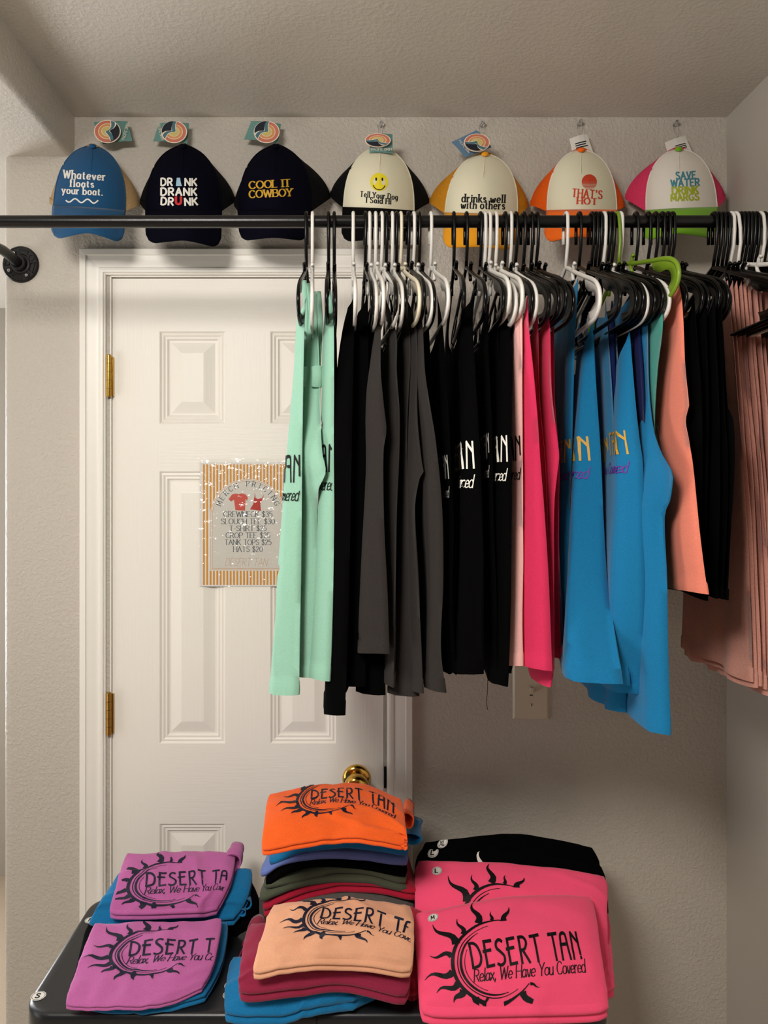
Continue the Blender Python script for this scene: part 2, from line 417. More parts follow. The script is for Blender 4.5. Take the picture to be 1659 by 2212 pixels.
b.add([(x0,YD,z0),(x1,YD,z0),(x1,YD,z1),(x0,YD,z1),(x0,YD+.035,z0),(x1,YD+.035,z0),(x1,YD+.035,z1),(x0,YD+.035,z1)], [(0,1,5,4),(1,2,6,5),(2,3,7,6),(3,0,4,7),(4,5,6,7)], 0)
b.build('door_slab', [M_doorv, M_doorh], door, smooth=False, fix=False)
for pyc, m in ((814, M_brass), (1540, M_brassd), (2262, M_brassd)):
    h = MB(); hx, hz = wx(238), wz(pyc); hh = 0.0465
    for k in range(5):
        za, zb_ = hz - hh + k*hh*.4 + .0004, hz - hh + (k+1)*hh*.4 - .0004
        h.tube([(hx, YW-.009, za), (hx, YW-.009, zb_)], .0058, 12)
    h.lathe([(0, .003), (.004, .002), (.0045, 0)], (hx, YW-.009, hz+hh), (0, 0, 1), 12)
    h.box((hx+.004, YW-.005, hz-hh+.003), (hx+.0085, YD+.002, hz+hh-.003))
    h.build('hinge', m, door, smooth=True, auto=0.6)
kc = P(770, 1682, YW)
h = MB(); h.lathe([(0, .0), (.031, 0), (.0315, .004), (.029, .008), (.022, .0105), (.013, .012)], (kc.x, YD, kc.z), (0, -1, 0), 40)
kn = h.build('knob_rosette', M_brass, door)
h = MB(); h.lathe([(.012, .01), (.011, .022), (.014, .03), (.024, .038), (.0275, .048), (.026, .057), (.018, .063), (0, .065)], (kc.x, YD, kc.z), (0, -1, 0), 40)
h.build('door_knob', M_brass, door)
h = MB(); h.box((wx(829.5), YW-.006, wz(1700)), (wx(834), YD+.03, wz(1655))); h.build('strike_plate', mat('dark_bronze', rgb(26, 22, 20), .4, .5, metal=.6), door, smooth=False)
# jamb and stop behind the slab
b = MB()
for x0, x1 in ((DX0, wx(241)), (wx(830.5), DX1)): b.box((x0, YW-.002, 0), (x1, YW+.11, DZ))
b.box((DX0, YW-.002, wz(598.5)), (DX1, YW+.11, DZ+.002))
b.box((DX0, YW+.045, 0), (DX1, YW+.06, DZ), 1)
struct(b.build('trim_2', [M_trim, M_doorv], smooth=False))
# mitred casing
prof = [(0, 0), (0, .013), (.0015, .0155), (.014, .0165), (.0155, .0135), (.0175, .0135), (.026, .0125), (.036, .0105), (.0405, .0098), (.042, .0120), (.047, .0128), (.0515, .0122), (.053, .0085), (.055, .008), (.0565, .006), (.0565, 0)]
xo0, xo1, zo = wx(176), wx(890), wz(541)
b = MB()
rows = []
for cx_, cz_, sx, sz in ((xo0, 0, 1, 0), (xo0, zo, 1, -1), (xo1, zo, -1, -1), (xo1, 0, -1, 0)):
    rows.append([(cx_ + sx*w, YW - hgt, cz_ + sz*w) for w, hgt in prof])
b.grid(rows)
struct(b.build('trim_1', M_trim, smooth=False))

# ------------------------------------------------------------------ light switch
sw = empty('light_switch', P(1146, 1491, YW), 'cream toggle light switch plate on the wall below the hanging pink tops', 'light switch')
x0, x1, z0, z1 = wx(1107), wx(1184), wz(1552), wz(1430)
M_cream = mat('switch_plastic', rgb(206, 194, 172), 0.35, 0.45)
b = MB(); e = .004
b.grid([[(x0, YW, z0), (x1, YW, z0), (x1, YW, z1), (x0, YW, z1)], [(x0, YW-.003, z0), (x1, YW-.003, z0), (x1, YW-.003, z1), (x0, YW-.003, z1)],
        [(x0+e, YW-.006, z0+e), (x1-e, YW-.006, z0+e), (x1-e, YW-.006, z1-e), (x0+e, YW-.006, z1-e)]], 0, True)
b.f.append((8, 9, 10, 11)); b.m.append(0)
b.build('plate', M_cream, sw, smooth=False)
b = MB(); c = P(1146, 1491, YW)
b.box((c.x-.0052, YW-.0066, c.z-.0125), (c.x+.0052, YW-.005, c.z+.0125)); b.box((c.x-.0035, YW-.0070, c.z-.0105), (c.x+.0035, YW-.0062, c.z-.008), 1)
b.build('toggle_slot', [M_cream, M_blk], sw, smooth=False)
b = MB(); b.add([(c.x-.0036, YW-.006, c.z-.006), (c.x+.0036, YW-.006, c.z-.006), (c.x+.0036, YW-.006, c.z+.009), (c.x-.0036, YW-.006, c.z+.009),
                 (c.x-.0028, YW-.018, c.z+.004), (c.x+.0028, YW-.018, c.z+.004), (c.x+.0028, YW-.018, c.z+.0095), (c.x-.0028, YW-.018, c.z+.0095)],
                [(0,1,5,4),(1,2,6,5),(2,3,7,6),(3,0,4,7),(4,5,6,7)])
b.build('toggle', M_cream, sw, smooth=False)
for py in (1462, 1521):
    q = P(1146, py, YW); b = MB(); b.lathe([(.0034, 0), (.0034, .0072), (0, .0076)], (q.x, YW, q.z), (0, -1, 0), 16)
    b.box((q.x-.0004, YW-.0079, q.z-.0028), (q.x+.0004, YW-.0074, q.z+.0028), 1); b.build('screw', [M_cream, M_blk], sw)

# ------------------------------------------------------------------ price sign on the door
sg = empty('price_sign', P(532, 1133, YW), 'laminated price list with orange stripes taped to the white door', 'sign')
sx0, sx1, sz0, sz1 = wx(431), wx(640), wz(1267), wz(999)
SW, SH = sx1 - sx0, sz1 - sz0; YS = YD - .0012
def S2(u, v, d=0.0): return Vector((sx0 + u*SW, YS - .0004 - d, sz0 + v*SH))
M_so = mat('sign_orange', rgb(206, 140, 42), .6, .3); M_sp = mat('sign_paper', rgb(222, 216, 212), .6, .3); M_sg = mat('sign_panel', rgb(206, 200, 192), .6, .3)
M_st = mat('sign_slate', rgb(74, 88, 98), .6, .3); M_sl = mat('sign_tan_line', rgb(190, 150, 105), .6, .3); M_sr = mat('sign_red', rgb(196, 84, 72), .6, .3); M_sr2 = mat('sign_deep_red', rgb(178, 58, 50), .6, .3)
b = MB(); b.box((sx0, YS-.0004, sz0), (sx1, YS, sz1))
for k in range(28):
    u0 = .035 + k*.0346
    if u0 > .97: break
    b.add([S2(u0, .012, .0001), S2(u0+.018, .012, .0001), S2(u0+.018, .985, .0001), S2(u0, .985, .0001)], [(0, 1, 2, 3)], 1)
asp = SW/SH
def arch(u0, u1, v0, vs, n=24):
    cu, ru = (u0+u1)/2, (u1-u0)/2
    return [(u0, v0), (u1, v0)] + [(cu+ru*math.cos(PI*k/n), vs+ru*asp*math.sin(PI*k/n)) for k in range(n+1)]
for (u0, u1, v0), d, mi in (((.105, .895, .127), .0002, 2), ((.112, .888, .132), .00028, 4), ((.117, .883, .136), .00036, 2), ((.127, .873, .143), .00044, 4), ((.132, .868, .147), .00052, 3)):
    pts = arch(u0, u1, v0, .56)
    b.add([S2(p[0], p[1], d) for p in pts], [tuple(range(len(pts)))], mi)
def sgn(polys, mi, dx, dy, rot=0):                   # lettering in metres relative to the sheet's lower left corner
    put(b, moved(polys, dx*SW, dy*SH, rot), mi, lambda x, y: S2(x/SW, y/SH, .00062))
for s, v, w in (('CREWNECK $35', .562, .50), ('SLOUCH TEE $30', .504, .55), ('T-SHIRT $25', .448, .38), ('CROP TEE $25', .392, .455), ('TANK TOPS $25', .336, .48), ('HATS $20', .280, .30)):
    sgn(fit(s, w*SW, .042*SH, thick=.13, thin=.06, serif=.03), 5, .5, v)
sgn(fit('DESERT TAN', .43*SW, .062*SH, thick=.05, slant=.25), 4, .48, .165)
ARC = 'MERCH PRICING'
for k, ch in enumerate(ARC):
    if ch == ' ': continue
    a = math.radians(lerp(158, 22, k/(len(ARC)-1))); q, W = text(ch, .040*SH, thick=.14, thin=.07, serif=.03, align='c')
    R_ = .295*SW
    sgn(q, 5, (.5*SW + R_*math.cos(a))/SW, (.575*SH + R_*math.sin(a)*1.02)/SH, a - PI/2)
def icon(pts, mi): b.add([S2(p[0], p[1], .00062) for p in pts], [tuple(range(len(pts)))], mi)
icon([(.37,.615),(.47,.612),(.475,.705),(.49,.69),(.50,.715),(.475,.745),(.435,.752),(.41,.745),(.37,.75),(.335,.742),(.30,.705),(.325,.685),(.355,.70)], 6)
icon([(.52,.622),(.635,.610),(.628,.665),(.655,.715),(.60,.705),(.565,.722),(.555,.665)], 7)
for q in ([(.567,.72),(.572,.76),(.578,.72)], [(.648,.715),(.665,.745),(.657,.712)]): icon(q, 7)
b.build('printed_sheet', [M_sp, M_so, M_sp, M_sg, M_sl, M_st, M_sr, M_sr2], sg, smooth=False, fix=False)
m = bpy.data.materials.new('laminate_film'); m.use_nodes = True; nt = m.node_tree; nt.nodes.remove(nt.nodes['Principled BSDF'])
tr = nt.nodes.new('ShaderNodeBsdfTransparent'); gl = nt.nodes.new('ShaderNodeBsdfGlossy'); gl.inputs['Roughness'].default_value = .12
mx = nt.nodes.new('ShaderNodeMixShader'); fr = nt.nodes.new('ShaderNodeFresnel'); fr.inputs[0].default_value = 1.5
nz = nt.nodes.new('ShaderNodeTexNoise'); nz.inputs['Scale'].default_value = 55; bp = nt.nodes.new('ShaderNodeBump'); bp.inputs['Strength'].default_value = .9; bp.inputs['Distance'].default_value = .006
tc = nt.nodes.new('ShaderNodeTexCoord'); nt.links.new(tc.outputs['Object'], nz.inputs['Vector'])
nt.links.new(nz.outputs['Fac'], bp.inputs['Height']); nt.links.new(bp.outputs[0], gl.inputs['Normal']); nt.links.new(bp.outputs[0], fr.inputs['Normal'])
nt.links.new(fr.outputs[0], mx.inputs[0]); nt.links.new(tr.outputs[0], mx.inputs[1]); nt.links.new(gl.outputs[0], mx.inputs[2]); nt.links.new(mx.outputs[0], nt.nodes['Material Output'].inputs[0])
b = MB(); rows = []
for j in range(31):
    v = lerp(-.012, 1.035, j/30)
    rows.append([S2(lerp(-.02, 1.02, i/24), v, .0016 + .0009*noise.noise(Vector((i*.45, j*.4, 3)))) for i in range(25)])
b.grid(rows); b.build('laminate_cover', m, sg)

# ------------------------------------------------------------------ clothes rail
XF = wx(46); ZF = wz(572)
rail = empty('clothes_rail', (0, YR, ZR), 'black iron pipe clothes rail running across the whole alcove', 'clothes rail')
b = MB(); b.tube([(XF, YR, ZR), (XR, YR, ZR)], RR, 24); b.build('rail_pipe', M_pipe, rail, auto=.8)
b = MB(); b.tube([(XF, YW-.004, ZF), (XF, YW-.09, ZF+.004), (XF, YR+.06, ZR+.012), (XF, YR+.02, ZR+.002), (XF, YR-.012, ZR)], RR, 24); b.build('support_arm', M_pipe, rail, auto=.8)
b = MB(); b.lathe([(0.0001, 0), (.0402, 0), (.0404, .004), (.0385, .0065), (.037, .0062), (.036, .0052), (.022, .0052), (.021, .0068), (.0175, .008), (.0168, .018), (.0150, .020), (.0108, .020)], (XF, YW, ZF), (0, -1, 0), 48)
for k in range(4):
    a = math.radians(30 + 90*k); c = (XF + .0285*math.cos(a), YW, ZF + .0285*math.sin(a))
    b.lathe([(.0068, .004), (.0068, .0072), (.0052, .0072), (.0048, .0055)], c, (0, -1, 0), 20)
    a += PI/4
    q = [(XF + r*math.cos(a+d), YW-.0066, ZF + r*math.sin(a+d)) for r, d in ((.024, -.32), (.034, -.36), (.034, .36), (.024, .32))]
    b.tube(q + [q[0]], .0008, 6)
fl = b.build('wall_flange', M_iron, rail, auto=.6)
for k in (2, 3, 1):
    a = math.radians(30 + 90*k); b = MB(); c = (XF + .0285*math.cos(a), YW-.0045, ZF + .0285*math.sin(a))
    b.lathe([(.0042, 0), (.0042, .003), (.0032, .0042), (.0016, .0042), (.0014, .0022), (0, .0022)], c, (0, -1, 0), 16); b.build('screw', M_screw, fl)

# ------------------------------------------------------------------ hangers
def spline(pts, n=5):
    out = []
    for i in range(len(pts) - 1):
        p0, p1, p2, p3 = pts[max(i-1, 0)], pts[i], pts[i+1], pts[min(i+2, len(pts)-1)]
        for j in range(n):
            t = j/n
            out.append(tuple(0.5*((2*p1[d]) + (-p0[d]+p2[d])*t + (2*p0[d]-5*p1[d]+4*p2[d]-p3[d])*t*t + (-p0[d]+3*p1[d]-3*p2[d]+p3[d])*t**3) for d in range(len(p1))))
    return out + [tuple(pts[-1])]
def hanger_proto(m):
    root = bpy.data.objects.new('clothes_hanger', None); COL.objects.link(root); root.empty_display_size = .03
    hb = MB(); rk = RR + .0042
    path = [(0, rk+.001, -.036), (0, rk+.0005, -.02), (0, rk, 0)] + [(0, rk*math.cos(a), rk*math.sin(a)) for a in [PI*k/10 for k in range(1, 10)]] + [(0, -rk, 0), (0, -rk-.0005, -.02), (0, -rk+.002, -.045), (0, -.005, -.066), (0, 0, -.082)]
    hb.tube(path, .0030, 8, side=Vector((1, 0, 0))); hb.build('hook', m, root)
    fb = MB()
    for s in (-1, 1):
        arm = spline([(0, 0, -.082), (0, s*.022, -.090), (0, s*.050, -.103), (0, s*.11, -.128), (0, s*.165, -.150), (0, s*.188, -.164), (0, s*.200, -.180), (0, s*.198, -.198), (0, s*.182, -.209), (0, s*.155, -.213), (0, s*.08, -.214), (0, 0, -.2145)], 4)
        fb.tube(arm, .0031, 8, side=Vector((1, 0, 0)), flat=(1.25, 1.0))
        web = spline([(0, s*.120, -.135), (0, s*.160, -.152), (0, s*.184, -.166), (0, s*.194, -.181), (0, s*.192, -.196), (0, s*.178, -.205), (0, s*.150, -.209)], 4)
        c = Vector((0, s*.135, -.178)); rows = []
        for x in (-.0009, .0009):
            rows.append([Vector((x, p[1], p[2])) for p in web])
        inner = [Vector((0, p[1], p[2])) + (c - Vector((0, p[1], p[2]))).normalized()*min(.016, .5*(c - Vector((0, p[1], p[2]))).length) for p in web]
        for x in (.0009, -.0009): rows.append([Vector((x, p.y, p.z)) for p in inner])
        rows = [rows[0], rows[1], rows[2], rows[3], rows[0]]
        fb.grid(rows)
        fb.tube([(0, s*.050, -.104), (0, s*.0535, -.094), (0, s*.058, -.091), (0, s*.060, -.094)], .0032, 8, side=Vector((1, 0, 0)))
        fb.tube([(0, s*.046, -.103), (0, s*.047, -.112), (0, s*.050, -.118)], .0030, 8, side=Vector((1, 0, 0)))
    fb.build('frame', m, root)
    return root
def copy_tree(o, parent=None):
    c = o.copy(); COL.objects.link(c); c.parent = parent
    for ch in list(o.children): copy_tree(ch, c)
    return c
PROTO = {k: hanger_proto(m) for k, m in (('k', M_hk), ('w', M_hw), ('c', M_hc), ('g', M_hg))}
USED = set()
H = [(662,'k',0),(675,'w',3),(710,'k',1),(722,'k',2),(763,'w',1),(789,'k',2),(798,'w',2),(811,'w',2),(824,'w',5),(834,'k',2),(847,'w',2),(856,'k',1),(865,'c',5),(881,'k',3),(893,'w',4),(905,'k',2),(930,'w',2),
     (980,'k',-3),(1007,'k',0),(1037,'k',1),(1046,'w',1),(1056,'w',2),(1070,'w',1),(1090,'k',1),(1102,'w',0),(1113,'k',3),(1130,'k',3),(1146,'k',2),(1158,'k',3),
     (1222,'w',-1),(1250,'k',1),(1277,'k',2),(1285,'k',3),(1294,'k',2),(1303,'w',1),(1312,'k',2),(1320,'k',3),(1330,'g',4),(1338,'w',2),(1372,'k',1),(1398,'k',2),(1414,'k',1),(1428,'k',2),(1440,'k',3),(1450,'k',2),
     (1540,'k',2),(1549,'k',3),(1558,'k',2),(1567,'k',4),(1577,'w',2),(1585,'w',9),(1598,'k',3),(1606,'k',4),(1614,'k',3),(1622,'k',2),(1630,'k',3),(1639,'w',6),(1648,'k',3),(1657,'w',8)]
ORD = 'first second third fourth fifth sixth seventh eighth ninth tenth eleventh twelfth thirteenth fourteenth fifteenth sixteenth seventeenth eighteenth nineteenth twentieth'.split()
def ordinal(n):
    if n <= 20: return ORD[n-1]
    t = {2: 'twenty', 3: 'thirty', 4: 'forty', 5: 'fifty'}[n // 10]
    return {20: 'twentieth', 30: 'thirtieth', 40: 'fortieth', 50: 'fiftieth'}[n] if n % 10 == 0 else t + '-' + ORD[n % 10 - 1]
NTH = {}
CN = {'k': 'black', 'w': 'white', 'c': 'cream', 'g': 'lime green'}
for i, (px, k, yaw) in enumerate(H):
    o = PROTO[k] if k not in USED else copy_tree(PROTO[k]); USED.add(k)
    o.location = ((px - CX)*YR/F, YR, ZR)
    tilt = {1330: 9, 1585: 8, 1657: 8, 1639: 4}.get(px, rnd.uniform(-1.5, 1.5))
    o.rotation_euler = (math.radians(-tilt), 0, math.radians(yaw))
    NTH[px] = ordinal(i + 1)
    tag(o, '%s plastic clothes hanger, %s from the left on the pipe rail' % (CN[k], NTH[px]), 'clothes hanger', 'hangers on the pipe rail')

# ------------------------------------------------------------------ hanging garments
C = dict(mint=cloth('mint', (142, 188, 166), .05), black=mat('cloth_black', (.0012, .0012, .0013, 1), .95, .04, bump=('knit', 420, .2, .002)), navy=mat('cloth_ink', (.0015, .0018, .005, 1), .95, .04, bump=('knit', 420, .2, .002)), char=cloth('charcoal', (46, 42, 40), .10, .03),
         lpink=cloth('light_pink', (236, 178, 172)), hpink=cloth('raspberry', (214, 50, 92), .06), blue=cloth('turquoise_blue', (22, 112, 160), .08), dblue=cloth('deep_blue', (14, 26, 78), .03, .05),
         teal=cloth('sea_green', (60, 140, 128), .06), coral=cloth('coral', (226, 128, 106), .08), rose=cloth('dusty_rose', (196, 140, 126), .14))
def garment(h, key, R, label, cat='tank top', L=None, Y=None, neck=.08, thick=.012, wav=(.003, 3), prints=(), name='tank_top', group=None, rear=1.0, hemdrop=0.0, straps=(), parts=None, xr=0.0):
    x0 = (h - CX)*YR/F
    if R[0][0] >= 685 and not straps and key in ('black', 'navy', 'char'):
        if Y is not None and not isinstance(Y, (list, tuple)): Y = [(640, 1.27), (740, Y), (1500, Y)]
        pt = CX + (h - CX)*1.36/1.27
        R = [(636, pt + 2)] + list(R)
        if L: L = [(636, pt - 6)] + list(L)
    def front(py, px):
        if Y is not None:
            yy = Y if not isinstance(Y, (list, tuple)) else interp(Y, py)
        else: yy = clamp(x0*F/(px - CX), 1.10, 1.345)
        return P(px, py, yy)
    fr = sorted([(p.z, p.x, p.y) for p in (front(*r) for r in R)])
    fx = [(a, b_) for a, b_, c in fr]; fy = [(a, c) for a, b_, c in fr]
    if L:
        lr = sorted([(p.z, p.x, p.y) for p in (P(px, py, interp(fy, CZ-(py-CY)*1.2/F) + .02) for py, px in L)])
        lx = [(a, b_) for a, b_, c in lr]; ly = [(a, c) for a, b_, c in lr]
    zt, zb = fr[-1][0], fr[0][0]
    NU, NV = 34, 60
    ph = rnd.uniform(0, 6)
    def path(z):
        f = Vector((smooth_interp(fx, z), smooth_interp(fy, z), 0))
        ext = clamp(YR - f.y, .03, .3)
        r = Vector((x0 + xr, YR + ext*.95*rear, 0))
        if L:
            c = Vector((smooth_interp(lx, z), smooth_interp(ly, z), 0))
            m1 = r.lerp(c, .5)
            return [r, m1, c.lerp(m1, .12), c, c.lerp(f, .35), f]
        return [r, r.lerp(f, .33), r.lerp(f, .66), f]
    cache = {}
    def sampled(z):
        k = round(z, 4)
        if k in cache: return cache[k]
        pts = path(z)
        sp = spline([(p.x, p.y) for p in pts], 6)
        acc = [0]
        for a, b_ in zip(sp, sp[1:]): acc.append(acc[-1] + math.hypot(b_[0]-a[0], b_[1]-a[1]))
        cache[k] = (sp, acc); return cache[k]
    def at(u, z):
        sp, acc = sampled(z); d = u*acc[-1]
        for i in range(len(acc)-1):
            if d <= acc[i+1] + 1e-9:
                t = (d - acc[i])/(acc[i+1]-acc[i] or 1); p = (lerp(sp[i][0], sp[i+1][0], t), lerp(sp[i][1], sp[i+1][1], t))
                tx, ty = sp[i+1][0]-sp[i][0], sp[i+1][1]-sp[i][1]; l = math.hypot(tx, ty) or 1
                return p, (ty/l, -tx/l), acc[-1]       # left-hand normal when walking from the wall to the front
        return sp[-1], (0, 0), acc[-1]
    def ztop(u): return zt - neck*(math.sin(PI*clamp(u, 0, 1))**0.7)
    def zbot(u): return zb + hemdrop*(1-u) + .004*math.sin(u*9 + ph)
    def point(u, v, side, z=None):
        if z is None: z = lerp(ztop(u), zbot(u), v)
        else: v = clamp((zt - z)/(zt - zb), 0, 1)
        p, n, ln = at(u, z)
        e = clamp(1 - abs(2*u-1)**7, 0, 1)**.5
        t = lerp(.003, thick, v**.8)*.5*e
        w = wav[0]*(.25+.75*v)*math.sin(u*ln/.42*2*PI*wav[1] + ph + v*1.3)*(e**.3) + wav[0]*.6*math.sin(u*23+ph*2+v*3)*v*e
        w += .0025*noise.noise(Vector((u*6+ph, z*7, side*.7+h)))
        band = .0015 if v > .965 else 0
        d = side*(t + band) + w
        if n == (0, 0): n = (1, 0)
        nx, ny = (-n[0], -n[1]) if n[0] > 0 and not L else n
        return Vector((p[0] + nx*d, p[1] + ny*d, z)), Vector((nx, ny, 0))
    # make sure side=+1 is the face toward -x
    p_, n_ = point(.5, .5, 1); sgn_ = 1 if n_.x <= 0 else -1
    b = MB(); rows = []
    vs = [i/(NV-2)*.962 for i in range(NV-1)] + [.968, 1.0]
    for v in vs:
        ring = [point(i/(NU-1), v, sgn_)[0] for i in range(NU)] + [point(i/(NU-1), v, -sgn_)[0] for i in reversed(range(NU))]
        rows.append(ring)
    b.grid(rows, 0, True)
    # inside-facing hem lip
    b.grid([rows[-1], [q + Vector((0, 0, .0)) + (Vector((rows[-1][(i+NU) % (2*NU)].x, rows[-1][(i+NU) % (2*NU)].y, q.z)) - q)*.02 + Vector((0, 0, .012)) for i, q in enumerate(rows[-1])]], 0, True)
    mats = [C[key]]
    for polys, pm, d0, py, Yp in prints:
        if pm not in mats: mats.append(pm)
        mi = mats.index(pm); zl = CZ - (py - CY)*Yp/F
        def fn(x, y):
            z = zl + y; ln = at(.5, z)[2]
            u = 1 - (d0 - x)/ln
            q, n = point(u, 0, sgn_, z)
            return q + n*sgn_*.0008
        def ok(x, y):
            ln = at(.5, zl+y)[2]; u = 1-(d0-x)/ln
            return .02 < u < .995
        put(b, polys, mi, fn, ok)
    if straps or parts:
        root = empty(name, (x0, YR, ZR-.1), label, cat, group)
        b.build('body', mats, root)
        for st in straps:
            sb = MB(); pts = [P(*q) for q in st['pts']]
            sb.tube([Vector(q) for q in spline([tuple(p) for p in pts], 6)], st.get('r', .006), 10, side=Vector((0, 1, 0)), flat=st.get('flat', (1.0, .3))); sb.build(st['name'], C[st.get('mat', key)], root)
    else:
        root = b.build(name, mats); tag(root, label, cat, group)
    return root
def tan_print(m1, m2, d0, py, cap=.038, Yp=1.2, xs=1.0, gap2=.030):
    q, W = text('DESERT TAN', cap, thick=.115, table=DECO, gap=.2, align='r'); q = [[(p[0]*xs, p[1]) for p in k] for k in q]
    s, W2 = text('You Covered', cap*.46, thick=.13, thin=.07, slant=.3, gap=.10, join=True, align='r'); s = [[(p[0]*xs, p[1]) for p in k] for k in s]
    return [(q, m1, d0, py, Yp), (moved(s, -.004*xs, -gap2), m2, d0, py, Yp)]
W = 'on the %s hanger from left'
garment(662, 'mint', [(640,661),(690,657),(900,653),(1100,651),(1300,649),(1500,646)], 'mint green tank top, leftmost garment on the rail, with black lettering at its edge', L=[(640,652),(690,642),(800,637),(900,629),(1000,622),(1100,615),(1300,602),(1500,590)], Y=1.2, thick=.012, wav=(.0012, 2),
    prints=tan_print(M_blk, M_blk, .003, 1040, .040, 1.2, .62), straps=[dict(name='strap', pts=[(657,606,1.3),(661,680,1.28),(657,800,1.25),(656,850,1.245)], r=.0042), dict(name='strap', pts=[(667,612,1.29),(672,690,1.27),(663,800,1.25),(660,850,1.245)], r=.0042), dict(name='strap_slider', pts=[(657,794,1.244),(658,815,1.240),(657,836,1.244)], r=.0075, flat=(1, .55))], group='mint tank tops')
garment(675, 'mint', [(700,686),(800,690),(900,692),(980,696),(1010,703),(1030,701),(1050,690),(1100,684),(1300,690),(1470,690)], 'mint green tank top between the two lettered mint ones, with a flipped armhole edge', L=[(700,664),(800,660),(900,656),(980,655),(1100,656),(1300,652),(1470,650)], Y=[(700,1.24),(950,1.21),(1000,1.187),(1050,1.2),(1100,1.215)], thick=.014, wav=(.002, 2),
    straps=[dict(name='strap', pts=[(677,630,1.28),(681,700,1.26),(683,800,1.236),(682,880,1.23)], r=.0042), dict(name='strap', pts=[(688,630,1.29),(692,700,1.26),(687,800,1.236),(686,880,1.23)], r=.0042), dict(name='strap_slider', pts=[(684,792,1.228),(685,814,1.224),(684,836,1.228)], r=.0088, flat=(1, .55))], group='mint tank tops')
garment(710, 'mint', [(615,713),(700,721),(900,722),(1200,721),(1400,716),(1466,713)], 'mint green tank top, rightmost of the three mint ones, beside black tops', L=[(615,709),(700,702),(900,697),(1100,691),(1300,679),(1460,670)], Y=1.2, thick=.012, wav=(.0012, 2), prints=tan_print(M_blk, M_blk, -.003, 1017, .040, 1.2, .62), group='mint tank tops')
BL = 'black tops on the rail'
def blk(h, R, extra='', key='black', **k):
    return _blk(h, R, extra, key, **k)
def _blk(h, R, extra, key, **k):
    kw = dict(group=BL, wav=(.0025, 2.5), thick=.009); kw.update(k)
    return garment(h, key, R, ('black tank top ' if key == 'black' else 'ink black tank top ') + (extra + ', ' if extra else '') + W % NTH[h], **kw)
blk(722, [(640,722),(700,726),(900,728),(1200,724),(1440,716)], 'next to the mint ones', 'navy', L=[(640,719),(700,721),(900,722),(1100,718),(1250,708),(1440,693)], Y=1.22, thick=.012)
blk(763, [(700,765),(850,762),(1100,758),(1350,752),(1545,745)], 'hanging lowest of all', L=[(700,745),(850,728),(1100,718),(1350,714),(1540,709)], Y=1.19, thick=.02)
blk(789, [(690,795),(850,795),(1100,790),(1300,790),(1482,790)], '', L=[(690,772),(850,755),(1100,748),(1482,742)], Y=1.21)
blk(798, [(690,812),(850,812),(1100,808),(1300,822),(1497,832)], '', L=[(690,795),(850,780),(1100,775),(1497,780)], Y=1.22)
CG = 'charcoal tops on the rail'
def chg(h, R, extra, **k):
    kw = dict(group=CG, wav=(.003, 2), thick=.014); kw.update(k)
    garment(h, 'char', R, 'charcoal grey tank top ' + (extra + ', ' if extra else '') + W % NTH[h], **kw)
chg(811, [(705,823),(800,823),(880,830),(930,835),(970,829),(1050,828),(1150,830),(1300,838),(1418,842)], 'with the shortest hem', L=[(705,814),(760,808),(850,798),(1000,795),(1100,792),(1250,784),(1412,781)], Y=1.17)
chg(824, [(720,856),(800,858),(900,864),(1100,858),(1300,852),(1490,850)], 'with a narrow edge in view', L=[(720,848),(900,842),(1100,841),(1300,842),(1490,838)], Y=1.19)
chg(847, [(720,884),(900,880),(1100,880),(1300,892),(1500,905)], '', L=[(720,872),(900,868),(1100,868),(1250,864),(1400,856),(1500,848)], Y=1.21)
chg(865, [(700,898),(900,902),(1000,912),(1018,916),(1030,908),(1100,897),(1300,906),(1500,914)], 'with a flipped seam', L=[(700,885),(900,890),(1100,888),(1300,894),(1500,904)], Y=1.18)
chg(893, [(700,912),(800,918),(880,930),(950,941),(1100,955),(1250,957),(1400,952),(1497,963)], 'widest of the grey ones', L=[(700,902),(800,903),(900,908),(1100,920),(1300,928),(1400,928),(1497,926)], Y=1.17)
blk(834, [(690,850),(900,846),(1200,838),(1470,830)], '', Y=1.25)
blk(856, [(690,880),(900,875),(1200,870),(1480,860)], '', Y=1.26)
blk(881, [(690,905),(900,902),(1200,900),(1470,900)], '', Y=1.26)
blk(905, [(690,925),(900,934),(1000,945),(1100,958),(1250,960),(1462,971)], 'with part of a white letter', Y=1.2, prints=tan_print(M_pw, M_pw, .003, 1003, .038, 1.2, 1.0))
blk(930, [(700,955),(900,968),(1100,978),(1300,978),(1452,985)], 'with part of a white letter', Y=1.18, prints=tan_print(M_pw, M_pw, .008, 1032, .034, 1.18, 1.0))
blk(980, [(700,1000),(900,1008),(1100,1015),(1300,1015),(1452,1015)], '', Y=1.2)
blk(1007, [(700,1022),(900,1032),(1100,1042),(1300,1045),(1458,1045)], 'with white letters AN', L=[(700,1000),(900,1000),(1100,998),(1300,992),(1458,985)], Y=1.16, prints=tan_print(M_pw, M_pw, .010, 1010, .039, 1.16, .72))
blk(1037, [(700,1055),(900,1060),(1100,1066),(1300,1072),(1470,1075)], 'with slim white letters', Y=1.17, prints=tan_print(M_pw, M_pw, .004, 990, .036, 1.2, 1.0))
blk(1046, [(700,1075),(900,1078),(1100,1080),(1300,1085),(1462,1088)], '', Y=1.19)
tb_ = blk(1056, [(700,1085),(900,1088),(1100,1090),(1300,1092),(1470,1095)], '', Y=1.2)
thr = MB(); thr.tube(spline([tuple(P(1054, 1455, 1.22)), tuple(P(1053, 1490, 1.22)), tuple(P(1051, 1515, 1.22)), tuple(P(1053, 1533, 1.22))], 5), .0005, 5); thr.build('loose_thread', C['black'], tb_)
